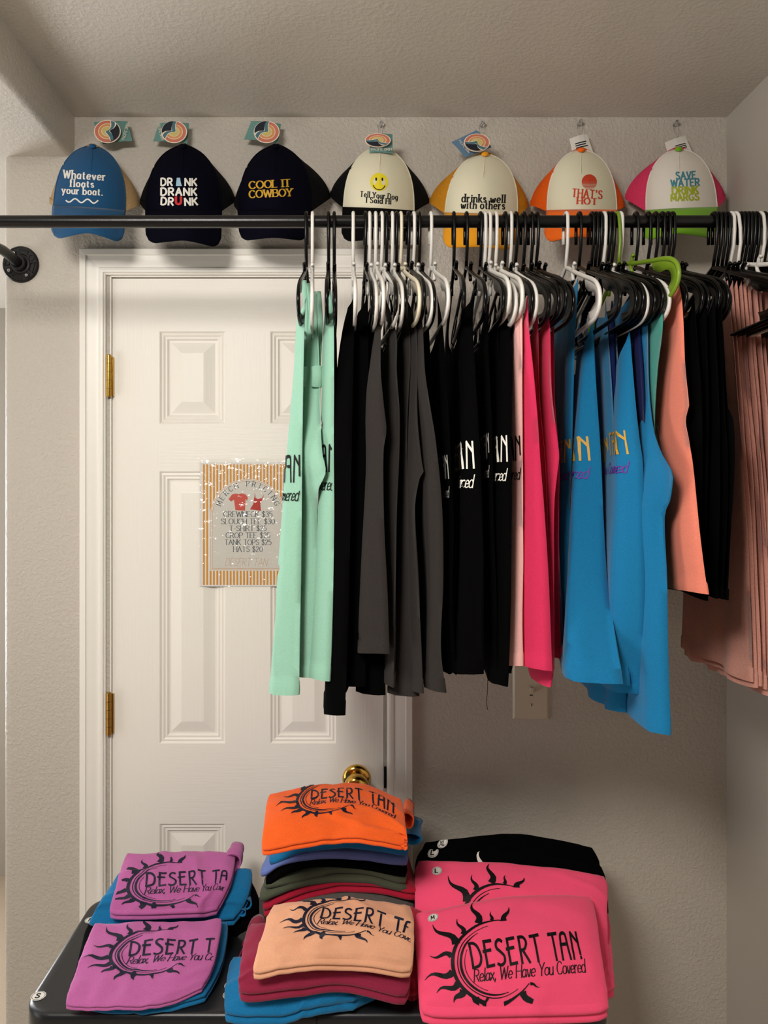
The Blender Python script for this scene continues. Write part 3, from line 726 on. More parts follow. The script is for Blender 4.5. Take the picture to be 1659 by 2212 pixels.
blk(1070, [(700,1100),(900,1103),(1100,1105),(1300,1102),(1420,1100),(1482,1096)], 'with a bold white letter N', L=[(700,1082),(900,1078),(1100,1075),(1300,1072),(1482,1062)], Y=1.16, prints=tan_print(M_pw, M_pw, .006, 995, .037, 1.16, .68))
blk(1090, [(700,1112),(900,1112),(1100,1110),(1300,1105),(1455,1103)], '', Y=1.2)
garment(1102, 'lpink', [(640,1124),(700,1127),(900,1128),(1200,1130),(1350,1128),(1443,1130)], 'pale pink tank top with black lettering between the black and raspberry tops', L=[(640,1118),(700,1114),(900,1111),(1200,1108),(1350,1103),(1443,1090)], Y=1.18, thick=.014, wav=(.001, 2), prints=tan_print(M_blk, M_blk, .003, 993, .036, 1.18, .6))
HP = 'raspberry pink tops on the rail'
garment(1113, 'hpink', [(640,1140),(700,1143),(800,1152),(900,1161),(1000,1168),(1100,1176),(1250,1185),(1447,1193)], 'raspberry pink tank top, leftmost of its colour, with a broad flat side', L=[(640,1132),(700,1131),(850,1132),(1000,1134),(1200,1131),(1447,1134)], Y=1.17, thick=.014, wav=(.0015, 2), group=HP)
garment(1130, 'hpink', [(640,1158),(700,1162),(850,1166),(1000,1178),(1200,1186),(1440,1196)], 'raspberry pink tank top second from the left of its colour', Y=1.21, group=HP, wav=(.005, 3))
garment(1146, 'hpink', [(640,1180),(700,1187),(800,1190),(850,1192),(940,1202),(985,1207),(1020,1203),(1080,1197),(1200,1196),(1440,1197),(1480,1188)], 'raspberry pink tank top with its hem lowest among the raspberry ones', L=[(640,1176),(700,1177),(850,1178),(1000,1182),(1200,1184),(1480,1170)], Y=1.2, group=HP, wav=(.003, 3))
garment(1158, 'hpink', [(690,1196),(850,1198),(1000,1207),(1200,1206),(1430,1211)], 'raspberry pink tank top, rightmost of its colour beside the blue ones', Y=1.24, group=HP, wav=(.005, 3))
BU = 'blue tops on the rail'
garment(1222, 'blue', [(603,1248),(650,1246),(700,1243),(800,1240),(900,1237),(1100,1231),(1300,1229),(1403,1229)], 'narrow turquoise blue tank top, leftmost of the blue ones, strap on a white hanger', L=[(603,1240),(650,1236),(700,1230),(900,1222),(1100,1213),(1300,1207),(1403,1205)], Y=1.27, thick=.01, wav=(.001, 2), neck=.02, group=BU, prints=tan_print(M_gold, M_violet, .002, 997, .036, 1.27, .8))
garment(1250, 'blue', [(690,1281),(760,1284),(850,1289),(1000,1299),(1100,1303),(1250,1312),(1350,1326),(1472,1346)], 'turquoise blue tank top with gold letters AN, broadest blue side in view', L=[(690,1268),(850,1258),(1000,1245),(1200,1237),(1450,1235)], wav=(.002, 2), thick=.014, group=BU, prints=tan_print(M_gold, M_violet, .018, 993, .037, 1.24, .9))
garment(1277, 'blue', [(650,1308),(700,1312),(850,1322),(1000,1332),(1080,1335),(1120,1330),(1300,1345),(1480,1360)], 'turquoise blue tank top with one gold letter stroke', wav=(.004, 3), group=BU, prints=tan_print(M_gold, M_violet, .02, 995, .037, 1.24, 1.0))
garment(1285, 'dblue', [(650,1322),(800,1328),(1000,1332),(1300,1335),(1470,1340)], 'deep navy blue tank top, ' + W % NTH[1285], wav=(.004, 3), group=BU)
garment(1294, 'blue', [(640,1328),(800,1336),(1000,1346),(1300,1350),(1545,1352)], 'turquoise blue tank top, ' + W % NTH[1294], wav=(.005, 4), group=BU, thick=.03)
garment(1303, 'blue', [(715,1361),(850,1371),(950,1382),(1000,1389),(1200,1396),(1350,1397),(1505,1386)], 'turquoise blue tank top with gold letters, under the low white hanger tip', L=[(715,1345),(850,1341),(1000,1337),(1100,1336),(1200,1331),(1350,1328),(1490,1335)], wav=(.002, 2), thick=.016, group=BU, prints=tan_print(M_gold, M_violet, .02, 980, .035, 1.2, .9))
garment(1320, 'dblue', [(650,1375),(800,1388),(1000,1395),(1300,1398),(1540,1396)], 'deep navy blue tank top, second of the two dark blue ones', wav=(.004, 3), group=BU)
garment(1330, 'blue', [(590,1395),(640,1394),(700,1398),(850,1403),(930,1413),(980,1430),(1020,1452),(1050,1452),(1085,1446),(1110,1436),(1250,1441),(1450,1445),(1583,1449)], 'turquoise blue tank top with the longest hem, rightmost of the blue ones', L=[(590,1385),(640,1383),(700,1383),(850,1386),(950,1393),(1100,1396),(1250,1400),(1450,1402),(1560,1408)], wav=(.002, 2), thick=.016, neck=.03, group=BU)
garment(1338, 'teal', [(610,1418),(640,1424),(700,1432),(800,1420),(900,1414),(1000,1416),(1300,1430),(1540,1440)], 'sea green tank top squeezed between blue and coral tops', wav=(.003, 3))
garment(1372, 'coral', [(590,1462),(640,1472),(700,1477),(800,1482),(880,1488),(890,1484),(910,1480),(950,1487),(1000,1495),(1150,1511),(1250,1524),(1290,1531)], 'coral orange short cropped top between the blue and black ones', wav=(.0015, 2), thick=.018, name='cropped_top', cat='crop top', prints=tan_print(M_pw, M_pw, .085, 945, .030, 1.16, .9))
for h, R in ((1398, [(640,1500),(880,1515),(1290,1510)]), (1414, [(640,1525),(900,1530),(1295,1525)]), (1428, [(640,1545),(880,1552),(1100,1555),(1290,1550)]), (1440, [(640,1560),(880,1565),(1000,1572),(1290,1562)]), (1450, [(600,1552),(700,1560),(880,1572),(900,1582),(960,1586),(1100,1581),(1200,1576),(1292,1572)])):
    garment(h, 'black', R, 'black cropped top ' + W % NTH[h], name='cropped_top', cat='crop top', wav=(.003, 2.5), group='black cropped tops', thick=.009)
RO = 'dusty rose tops on the rail'
for h, hem in ((1540, 1470), (1549, 1486), (1558, 1478), (1567, 1492), (1577, 1500), (1585, 1496), (1598, 1505), (1606, 1512), (1622, 1520), (1639, 1510), (1657, 1530)):
    x0 = (h - CX)*YR/F
    def nat(Yq): return CX + x0*F/Yq
    garment(h, 'rose', [(606, nat(1.305)), (680, nat(1.295)), (800, nat(1.28)), (1000, nat(1.255)), (1250, nat(1.235)), (hem, nat(1.225))], 'dusty rose long tank top ' + W % NTH[h], wav=(.0035, 3), thick=.009, group=RO, neck=.03)

# ------------------------------------------------------------------ trucker hats
YH = 1.632
def hw(px, py): q = P(px, py, YH); return q.x, q.z
M_foam = {}
def hat(label, top, BL_, BR_, wl, wr, vis, col, prints, wy=1.695, vl=None):
    """top button, panel bottom corners, wing tips and visor outline are picture points; depth is the cap's own"""
    tx, tz = hw(*top); lx, lz = hw(*BL_); rx, rz = hw(*BR_)
    base = Vector(((lx+rx)/2, 0, (lz+rz)/2)); half = Vector(((rx-lx)/2, 0, (rz-lz)/2)); up = Vector((tx, 0, tz)) - base
    root = empty('trucker_hat', (base.x, YH, base.z), label, 'hat', 'trucker hats on the wall')
    def g(b_): return max(0.0, 1 - b_**2.8)**0.52 * (1 - .05*b_)
    def dep(q):
        k = q.y/YH
        return Vector((q.x*k, q.y, CZ + (q.z-CZ)*k))
    def pan(a, b_, d=0.0): return dep(pan0(a, b_, d))
    def pan0(a, b_, d=0.0):
        q = base + up*b_ + half*(a*g(b_)) 
        bulge = .052*math.cos(a*PI/2*.96)**.8*(1 - .78*b_**3.2) if abs(a) < 1 else 0
        bulge = .052*max(0, math.cos(clamp(a, -1, 1)*PI/2*.98))**.75*(1 - .80*b_**3.0)
        return Vector((q.x, YH + .022 - bulge - d + .012*b_**3, q.z))
    b = MB(); NB, NA = 22, 26
    rows = [[pan(-1 + 2*i/NA, j/NB*.995) for i in range(NA+1)] for j in range(NB+1)]
    b.grid(rows, 0)
    # centre pinch seam below the button
    s = [pan(-.01, lerp(1, .62, k/6), .0008) for k in range(7)]
    b.tube(s, .0009, 6, 0)
    mats = [col['panel']]
    for polys, pm in prints:
        if pm not in mats: mats.append(pm)
        mi = mats.index(pm)
        def fn(px, py):
            x, z = hw(px, -py); q = Vector((x, 0, z)) - base
            bb = clamp(q.dot(up)/up.dot(up), 0, .99); r = q - up*bb
            a = r.dot(half)/half.dot(half)/max(.1, g(bb))
            return pan(clamp(a, -1, 1), bb, .0006)
        put(b, polys, mi, fn)
    fp = b.build('front_panel', mats, root)
    # piping along the panel edge
    b = MB()
    for sd in (-1, 1): b.tube([pan(sd, j/24*.99, -.001) for j in range(25)], .0018, 6)
    b.build('piping', col.get('pipe', col['panel']), root)
    # mesh sides running back to the wall
    b = MB()
    for sd, tip in ((-1, wl), (1, wr)):
        ex, ez = hw(*tip)
        rows = []
        n = 18
        for j in range(n+1):
            t = j/n; inn = pan(sd, t*.995, -.0015)
            oz = lerp(ez, tz + .004, t**.85)
            ox = lerp(ex, tx, 1 - (1 - t)**.62) if True else 0
            out = Vector((lerp(ex, tx, t**1.35), lerp(wy, YH+.045, t**1.5), oz))
            out.x += (ex - lx if sd < 0 else ex - rx)*.15*math.sin(PI*t); out = dep(out)
            rows.append([inn.lerp(out, k/6) + Vector((sd*.006*math.sin(PI*k/6)*(1-t), 0, .004*math.sin(PI*k/6))) for k in range(7)])
        b.grid(rows, 0)
        low = [rows[0][k] for k in range(7)]
        b.grid([[q + Vector((0, -.0008, 0)) for q in low], [q + Vector((0, -.0008, .012)) for q in low]], 1)
    # back of the crown against the wall
    ex0, ez0 = hw(*wl); ex1, ez1 = hw(*wr)
    rows = []
    for j in range(9):
        t = j/8
        A_ = Vector((lerp(ex0, tx, t**1.35), lerp(wy, YH+.045, t**1.5), lerp(ez0, tz+.004, t**.85))); B_ = Vector((lerp(ex1, tx, t**1.35), lerp(wy, YH+.045, t**1.5), lerp(ez1, tz+.004, t**.85)))
        A_ = dep(A_); B_ = dep(B_)
        rows.append([A_.lerp(B_, k/10) + Vector((0, .008*math.sin(PI*k/10), 0)) for k in range(11)])
    b.grid(rows, 0)
    b.build('mesh_back', [col['mesh'], col.get('band', col['mesh'])], root)
    # visor
    b = MB(); NS = 24
    vlp, vrp, vlow = vis
    for lay in (0,):
        top_r = []; rows = []
        for j in range(9):
            t = j/8; r = []
            for i in range(NS+1):
                a = -1 + 2*i/NS
                p0 = pan(a, 0.0); p0.z += .001; p0.y -= .001
                vx0, _ = hw(vlp, 0); vx1, _ = hw(vrp, 0)
                mx_ = (vx0+vx1)/2; hx_ = (vx1-vx0)/2
                zlow = hw(0, interp([(-1, vlow[0]-18), (-.93, vlow[0]-6), (-.8, vlow[0]), (0, vlow[1]), (.8, vlow[2]), (.93, vlow[2]-6), (1, vlow[2]-18)], a))[1] if abs(a) > .8 else hw(0, smooth_interp([(-.8, vlow[0]), (-.4, lerp(vlow[0], vlow[1], .6)), (0, vlow[1]), (.4, lerp(vlow[2], vlow[1], .6)), (.8, vlow[2])], a))[1]
                end = Vector((mx_ + hx_*a, YH - .045 - .022*math.cos(a*PI/2) + .03*abs(a)**2.2, zlow))
                end = dep(end); q = p0.lerp(end, t); q.y -= .012*math.sin(PI*t)*math.cos(a*PI/2*.9)
                r.append(q)
            rows.append(r)
        b.grid(rows, 0)
        for off in (.12, .3, .5):
            pts = [rows[8][i].lerp(rows[0][i], off*.55) + Vector((0, -.0006, 0)) for i in range(2, NS-1)]
            b.tube(pts, .0004, 4, 0)
    v = b.build('visor', col['visor'], root)
    md = v.modifiers.new('thick', 'SOLIDIFY'); md.thickness = .003; md.offset = 1
    b = MB(); c = dep(Vector((tx, YH+.018, tz))); b.lathe([(.0, .005), (.004, .0045), (.0075, .002), (.008, -.001), (.006, -.004)], c, (0, -.45, 1), 16); b.build('button', col['button'], root)
    return root
def T(s, x0, x1, ybase, cap, rot=0, **k): return moved(fit(s, x1-x0, cap, **k), (x0+x1)/2, -ybase, rot)
def foam(n, c): return mat('hat_' + n, rgb(*c), .85, .15, bump=('noise', 900, .15, .0008), sheen=.1)
def netting(n, c): return mat('hat_mesh_' + n, rgb(*c), .75, .2, bump=('noise', 420, .8, .003), var=.18, var_scale=420)
SL = dict(thick=.24, thin=.11, serif=.055, gap=.15)
f_blue = foam('denim_blue', (28, 76, 116)); f_nv = mat('hat_navy', (.0016, .0016, .006, 1), .9, .06, bump=('noise', 900, .15, .0008)); f_cr = foam('cream', (222, 216, 190)); f_wh = foam('white', (226, 218, 208))
f_or = foam('orange', (236, 104, 22)); f_ye = foam('amber', (226, 152, 26)); f_gr = foam('lime', (116, 170, 36)); f_bk = mat('hat_black', (.0018, .0018, .002, 1), .9, .06, bump=('noise', 900, .15, .0008)); f_pk = foam('pink', (222, 58, 100))
m_tan = netting('tan', (184, 152, 108)); m_bk = mat('hat_mesh_black', (.0018, .0018, .0025, 1), .8, .12, bump=('noise', 420, .8, .003)); m_ye = netting('amber', (206, 138, 28)); m_or = netting('orange', (240, 96, 14)); m_pk = netting('pink', (226, 60, 104))
t_te = mat('print_teal', rgb(70, 136, 150), .6, .3); t_li = mat('print_lime', rgb(166, 178, 40), .6, .3); t_rd = mat('print_red', rgb(204, 66, 40), .6, .3); t_sky = mat('print_sky', rgb(150, 184, 206), .6, .3); t_r2 = mat('print_scarlet', rgb(188, 34, 38), .6, .3); t_yl = mat('print_yellow', rgb(232, 212, 44), .6, .3)
wave = strip([(142 + i*1.8, -(433 + 4*math.sin(i*.42) + i*.05)) for i in range(40)], [1.5]*40)
hat('denim blue trucker hat with tan mesh reading Whatever floats your boat', (200, 316), (116, 447), (270, 457), (110, 440), (303, 446), (113, 268, (516, 504, 523)),
    dict(panel=f_blue, pipe=f_blue, mesh=m_tan, visor=f_blue, button=f_blue),
    [(T('Whatever', 137, 229, 387, 16.5, -.05, **SL) + T('floats', 151, 204, 404, 14.5, -.03, **SL) + T('your boat.', 134, 223, 420, 14.5, -.04, **SL) + wave, M_pw)])
BO = dict(thick=.24, gap=.16)
hat('navy trucker hat reading DRINK DRANK DRUNK with a red letter U', (396, 316), (316, 457), (478, 457), (303, 436), (508, 436), (317, 477, (526, 520, 534)),
    dict(panel=f_nv, pipe=f_nv, mesh=m_bk, visor=f_nv, button=f_nv),
    [(T('DR', 348, 374, 401, 15.5, **BO) + T('NK', 400, 427, 401, 15.5, **BO) + T('DRANK', 348, 427, 422, 15.5, **BO) + T('DR', 348, 376, 443, 15.5, -.06, **BO) + T('NK', 400, 429, 443, 15.5, .06, **BO), M_pw),
     ([[(382, -384), (389, -384), (390, -392), (393, -402), (380, -402), (381, -392)]], t_sky), (T('U', 380, 394, 441, 16, thick=.3), t_r2)])
hat('navy trucker hat reading COOL IT COWBOY in gold', (596, 316), (515, 457), (672, 457), (508, 440), (714, 428), (518, 664, (520, 514, 520)),
    dict(panel=f_nv, pipe=f_nv, mesh=m_bk, visor=f_nv, button=f_nv),
    [(T('COOL IT', 539, 627, 405, 15.5, .04, thick=.2, thin=.1, serif=.1) + T('COWBOY', 539, 631, 425, 15.5, .03, thick=.2, thin=.1, serif=.1), M_gold)])
smile = ring2(819, -397, 12, 14, PI*1.08, PI*1.92, 20)
hat('cream and black trucker hat with a yellow smiley reading Tell Your Dog I Said Hi', (822, 319), (742, 450), (894, 458), (713, 424), (927, 439), (739, 889, (522, 518, 522)),
    dict(panel=f_cr, pipe=f_cr, mesh=m_bk, visor=f_bk, button=f_bk),
    [(disc2(819, -393, 19.5), t_yl), (moved(smile + disc2(812.5, -387, 2, 3.8, 12) + disc2(826, -387, 2, 3.8, 12), 0, 0) + T('Tell Your Dog', 778, 860, 428, 11.5, -.06, **SL) + T('I Said Hi', 791, 846, 439, 11.5, -.04, **SL), M_blk)])
hat('amber yellow trucker hat with cream front reading drinks well with others', (1048, 333), (961, 462), (1117, 468), (928, 438), (1141, 446), (958, 1112, (536, 534, 541)),
    dict(panel=f_cr, pipe=f_cr, mesh=m_ye, visor=f_ye, button=f_ye),
    [(T('drinks well', 998, 1093, 437, 16, -.05, **SL) + T('with others', 996, 1092, 451, 16, -.05, **SL), M_blk)])
sun6 = [q for q in disc2(1273, -393, 16.5, 16.5, 40) if min(p[1] for p in q) > -394]
for k in range(6):
    y = -(394.5 + k*2.8); hw_ = math.sqrt(max(0, 16.5**2 - (y+393)**2)); th = 1.1 - k*.13
    sun6 += strip([(lerp(1273-hw_, 1273+hw_, q/10), y) for q in range(11)], [th]*11)
hat('orange trucker hat with cream front and striped sun reading THATS HOT', (1256, 324), (1182, 457), (1332, 456), (1145, 445), (1349, 449), (1176, 1326, (523, 512, 523)),
    dict(panel=f_cr, pipe=f_wh, mesh=m_or, visor=f_or, button=f_or),
    [(sun6 + T("THAT'S", 1236, 1302, 427, 17, -.07, **SL) + T('HOT', 1247, 1291, 441, 13, -.04, **SL), t_rd)])
hat('white, pink and lime green trucker hat reading SAVE WATER DRINK MARGS', (1466, 322), (1396, 457), (1549, 450), (1350, 430), (1567, 428), (1388, 1544, (519, 505, 514)),
    dict(panel=f_wh, pipe=f_wh, mesh=m_pk, visor=f_gr, button=f_gr),
    [(T('SAVE', 1461, 1505, 386, 15, .05, thick=.26, thin=.2, gap=.1) + T('WATER', 1450, 1513, 402, 15, .05, thick=.26, thin=.2, gap=.1), t_te),
     (T('DRINK', 1453, 1511, 418, 15, .06, thick=.26, thin=.2, gap=.1) + T('MARGS', 1450, 1512, 433, 14, .05, thick=.26, thin=.2, gap=.1), t_li)])
HATS = [o for o in COL.objects if o.name.startswith('trucker_hat')]
# hang tags (part of their hats) and clear pins
L_te = mat('tag_teal', rgb(98, 138, 132), .6, .3); L_bl = mat('tag_blue', rgb(92, 122, 148), .6, .3); L_cr = mat('tag_cream', rgb(232, 218, 198), .6, .3)
L_te2 = mat('tag_terracotta', rgb(196, 112, 88), .6, .3); L_or = mat('tag_orange', rgb(206, 142, 84), .6, .3); L_ol = mat('tag_olive', rgb(196, 178, 106), .6, .3); L_wv = mat('tag_wave', rgb(70, 108, 118), .6, .3); L_nv = mat('tag_night', rgb(16, 22, 34), .6, .3)
def hang_tag(hatobj, corners, cm, disc=None, yq=1.688, lines=()):
    b = MB(); c = [P(px, py, yq + .004*(k % 2)) for k, (px, py) in enumerate(corners)]
    n = Vector((0, -.0008, 0))
    rows = []
    for j in range(5):
        r = []
        for i in range(5):
            q = c[0].lerp(c[1], i/4).lerp(c[3].lerp(c[2], i/4), j/4); q.y -= .004*math.sin(PI*i/4)
            r.append(q)
        rows.append(r)
    b.grid(rows, 0); b.grid([[q - n for q in r] for r in rows], 0)
    mats = [cm, L_cr, L_te2, L_or, L_ol, L_wv, L_nv]
    def at(u, v): 
        q = c[0].lerp(c[1], u).lerp(c[3].lerp(c[2], u), v); q.y -= .004*math.sin(PI*u) + .0006; return q
    for (u0, u1, v0, v1, mi) in [(lerp(a0, a1, k/5), lerp(a0, a1, (k+1)/5), c0, c1, m0) for (a0, a1, c0, c1, m0) in lines for k in range(5)]: b.add([at(u0, v0), at(u1, v0), at(u1, v1), at(u0, v1)], [(0, 1, 2, 3)], mi)
    card = b.build('hang_tag', mats, hatobj, smooth=False, fix=False)
    if disc:
        cx, cy, rx, ry, rot, flip = disc
        b = MB()
        def D(x, y, d):
            y2 = y*flip; cs, sn = math.cos(rot), math.sin(rot)
            X, Y_ = x*cs - y2*sn, x*sn + y2*cs
            q = P(cx + X*rx, cy - Y_*ry, yq - .010); q.y -= d; return q
        for r, mi, d in ((1, 0, 0), (.93, 1, .0003), (.68, 0, .0006), (.63, 2, .0009), (.44, 0, .0012), (.40, 3, .0015)):
            put(b, disc2(0, 0, r, r, 36), mi, lambda x, y: D(x, y, d))
        b.lathe([(0.0, 0)], (0, 0, 0), (0, 0, 1)) if False else None
        rim = [[D(math.cos(2*PI*k/36), math.sin(2*PI*k/36), e) for k in range(36)] for e in (0, -.0012)]
        b.grid(rim, 0, True)
        edge = lambda x: math.sqrt(max(0, .93**2 - x*x))
        def wavetop(x): return interp([(-1, .02), (-.6, .0), (-.25, .10), (-.02, .22), (.1, .20), (.04, .02)][:4] + [(.10, -.16), (.3, -.34), (.6, -.42), (1, -.44)], x)
        N = 24
        for off, mi, d in ((.0, 0, .0018), (-.06, 4, .0021), (-.34, 0, .0024), (-.40, 5, .0027)):
            for k in range(N):
                x0, x1 = lerp(-.93, .93, k/N), lerp(-.93, .93, (k+1)/N)
                t0, t1 = wavetop(x0)+off - (.15*x0 if mi > 4 else 0), wavetop(x1)+off - (.15*x1 if mi > 4 else 0)
                e0, e1 = -edge(x0), -edge(x1)
                t0, t1 = min(max(t0, e0), -e0), min(max(t1, e1), -e1)
                if t0 - e0 < .005 and t1 - e1 < .005: continue
                b.add([D(x0, e0, d), D(x1, e1, d), D(x1, t1, d), D(x0, t0, d)], [(0, 1, 2, 3)], mi)
        b.build('wave_badge', [L_cr, L_te2, L_or, L_ol, L_wv, L_nv], card, smooth=False, fix=False)
    return card
def tagtext(lo=.78, hi=.92): return ()
def tag_lettering(card, hatobj, s, px0, px1, py, cap, rot, yq=1.682):
    b = MB(); put(b, moved(fit(s, px1-px0, cap, thick=.11), (px0+px1)/2, -py, rot), 0, lambda x, y: P(x, -y, yq)); b.build('tag_lettering', L_cr, card, smooth=False, fix=False)
c1 = hang_tag(HATS[0], [(202, 264), (275, 262), (286, 305), (222, 311)], L_te, (232, 284, 29, 25, math.radians(105), 1)); tag_lettering(c1, HATS[0], 'PACIFIC BRIM', 256, 292, 285, 6, math.radians(75))
c2 = hang_tag(HATS[1], [(343, 266), (408, 266), (405, 310), (331, 305)], L_te, (376, 285, 28, 24, math.radians(-105), 1)); tag_lettering(c2, HATS[1], 'PACIFIC BRIM', 326, 362, 285, 6, math.radians(-75))
hang_tag(HATS[2], [(543, 261), (607, 268), (600, 309), (527, 301)], L_te, (576, 285, 28, 24, math.radians(-105), 1))
c4 = hang_tag(HATS[3], [(800, 290), (848, 290), (848, 332), (798, 330)], L_te, (816, 303, 28, 15, 0, 1), yq=1.64); tag_lettering(c4, HATS[3], 'PACIFIC BRIM', 802, 846, 325, 5, 0, 1.632)
c5 = hang_tag(HATS[4], [(1030, 281), (1062, 318), (1004, 340), (975, 307)], L_bl, (1030, 308, 28, 19.5, -.1, 1), yq=1.65); tag_lettering(c5, HATS[4], 'PACIFIC BRIM', 984, 1018, 318, 5, -.9, 1.64)
ln = [(.2, .2+w, v, v+.05, 6) for v, w in ((.30, .6), (.40, .55), (.50, .62), (.60, .4))]
hang_tag(HATS[5], [(1230, 300), (1268, 289), (1284, 336), (1240, 345)], M_white, None, 1.692, ln)
hang_tag(HATS[6], [(1436, 308), (1480, 293), (1496, 330), (1446, 342)], M_white, None, 1.692, [(.35, .35+w, v, v+.05, 6) for v, w in ((.40, .5), (.50, .5), (.60, .5))])
names = ['smiley face hat', 'amber yellow hat', 'orange hat', 'pink and lime hat']
for (px, py), nm in zip(((824, 272), (1041, 272), (1251, 269), (1457, 270)), names):
    q = P(px, py, YW); pin = empty('push_pin', (q.x, YW, q.z), 'clear plastic push pin in the wall above the ' + nm, 'push pin', 'push pins above the hats')
    b = MB(); b.lathe([(0, .016), (.0042, .016), (.0045, .014), (.0026, .011), (.0024, .006), (.005, .004), (.0052, .002), (0.001, .002)], (q.x, YW, q.z), (0, -1, 0), 16); b.build('head', M_clear, pin)
    b = MB(); b.tube([(q.x, YW+.004, q.z), (q.x, YW-.004, q.z)], .0006, 6); b.build('needle', M_screw, pin)
    hb = MB(); n = names.index(nm) + 3
    hb.tube([(q.x, YW-.008, q.z+.004), (q.x-.008, YW-.012, q.z-.006), (q.x-.007, YW-.018, q.z-.030), (q.x-.001, YW-.022, q.z-.038), (q.x+.002, YW-.018, q.z-.02), (q.x+.001, YW-.008, q.z+.003)], .0005, 6)
    hb.build('tag_string', M_clear, HATS[n])

# ------------------------------------------------------------------ table
TX0, TX1, TY0, TY1 = -.5556, .4315, 1.272, 1.648
tb = empty('folding_table', ((TX0+TX1)/2, (TY0+TY1)/2, 0), 'black plastic folding table carrying the folded shirts in front of the door', 'table')
def outline(ins, r=.05, n=8):
    out = []
    for cx, cy, a0 in ((TX1-r, TY1-r, 0), (TX0+r, TY1-r, 90), (TX0+r, TY0+r, 180), (TX1-r, TY0+r, 270)):
        for k in range(n+1):
            a = math.radians(a0 + 90*k/n); out.append((cx + (r-ins)*math.cos(a), cy + (r-ins)*math.sin(a)))
    return out
b = MB(); rows = []
for ins, z in ((.012, ZT-.042), (.002, ZT-.040), (0, ZT-.034), (0, ZT-.010), (.0012, ZT-.005), (.004, ZT-.0015), (.009, ZT), (.02, ZT)):
    rows.append([(x, y, z) for x, y in outline(ins)])
b.grid(rows, 0, True); n = len(rows[0]); o = len(b.v) - n
b.f.append(tuple(range(o, o+n))); b.m.append(0); b.f.append(tuple(range(n))); b.m.append(0)
b.build('table_top', M_tab, tb, auto=.9)
xm = (TX0+TX1)/2
b = MB(); b.box((xm-.0012, TY0-.0006, ZT-.036), (xm+.0012, TY0+.01, ZT-.006)); b.build('fold_seam', M_blk, tb, smooth=False)
M_leg = mat('grey_steel_tube', rgb(60, 62, 66), .4, .5, metal=.8)
for sx in (TX0+.09, TX1-.09):
    for sy in (TY0+.06, TY1-.06):
        b = MB(); b.tube([(sx, sy, ZT-.04), (sx, sy, .0)], .0125, 12); b.build('leg', M_leg, tb)
    b = MB(); b.tube([(sx, TY0+.06, .25), (sx, TY1-.06, .25)], .009, 10); b.build('cross_brace', M_leg, tb)
def sticker(parent, cx, cy, fn, s, r=.0115, cap=.010, name='size_sticker'):
    """round white size sticker with a ring and lettering; fn maps local metres to the surface"""
    b = MB(); put(b, disc2(0, 0, r, r, 28), 0, lambda x, y: fn(cx+x, cy+y, .0007)); put(b, ring2(0, 0, r*.82, r*.88), 1, lambda x, y: fn(cx+x, cy+y, .0010))
    if s:
        q = fit(s, cap*(.75 if len(s) == 1 else 1.1), cap, thick=.22); put(b, moved(q, 0, -cap/2), 1, lambda x, y: fn(cx+x, cy+y, .0011))
    return b.build(name, [M_white, M_blk], parent, smooth=False, fix=False)
def tfn(x, y, d): return Vector((x, y, ZT + d))
for px, py, s in ((83, 2152, 'S'), (197, 1988, 'M'), (545, 1962, 'L'), (542, 1990, 'XL'), (500, 2130, 'XL'), (497, 2150, 'L')):
    q = PZ(px, py, 0); sticker(tb, q.x, q.y, tfn, s, .0125, .011)

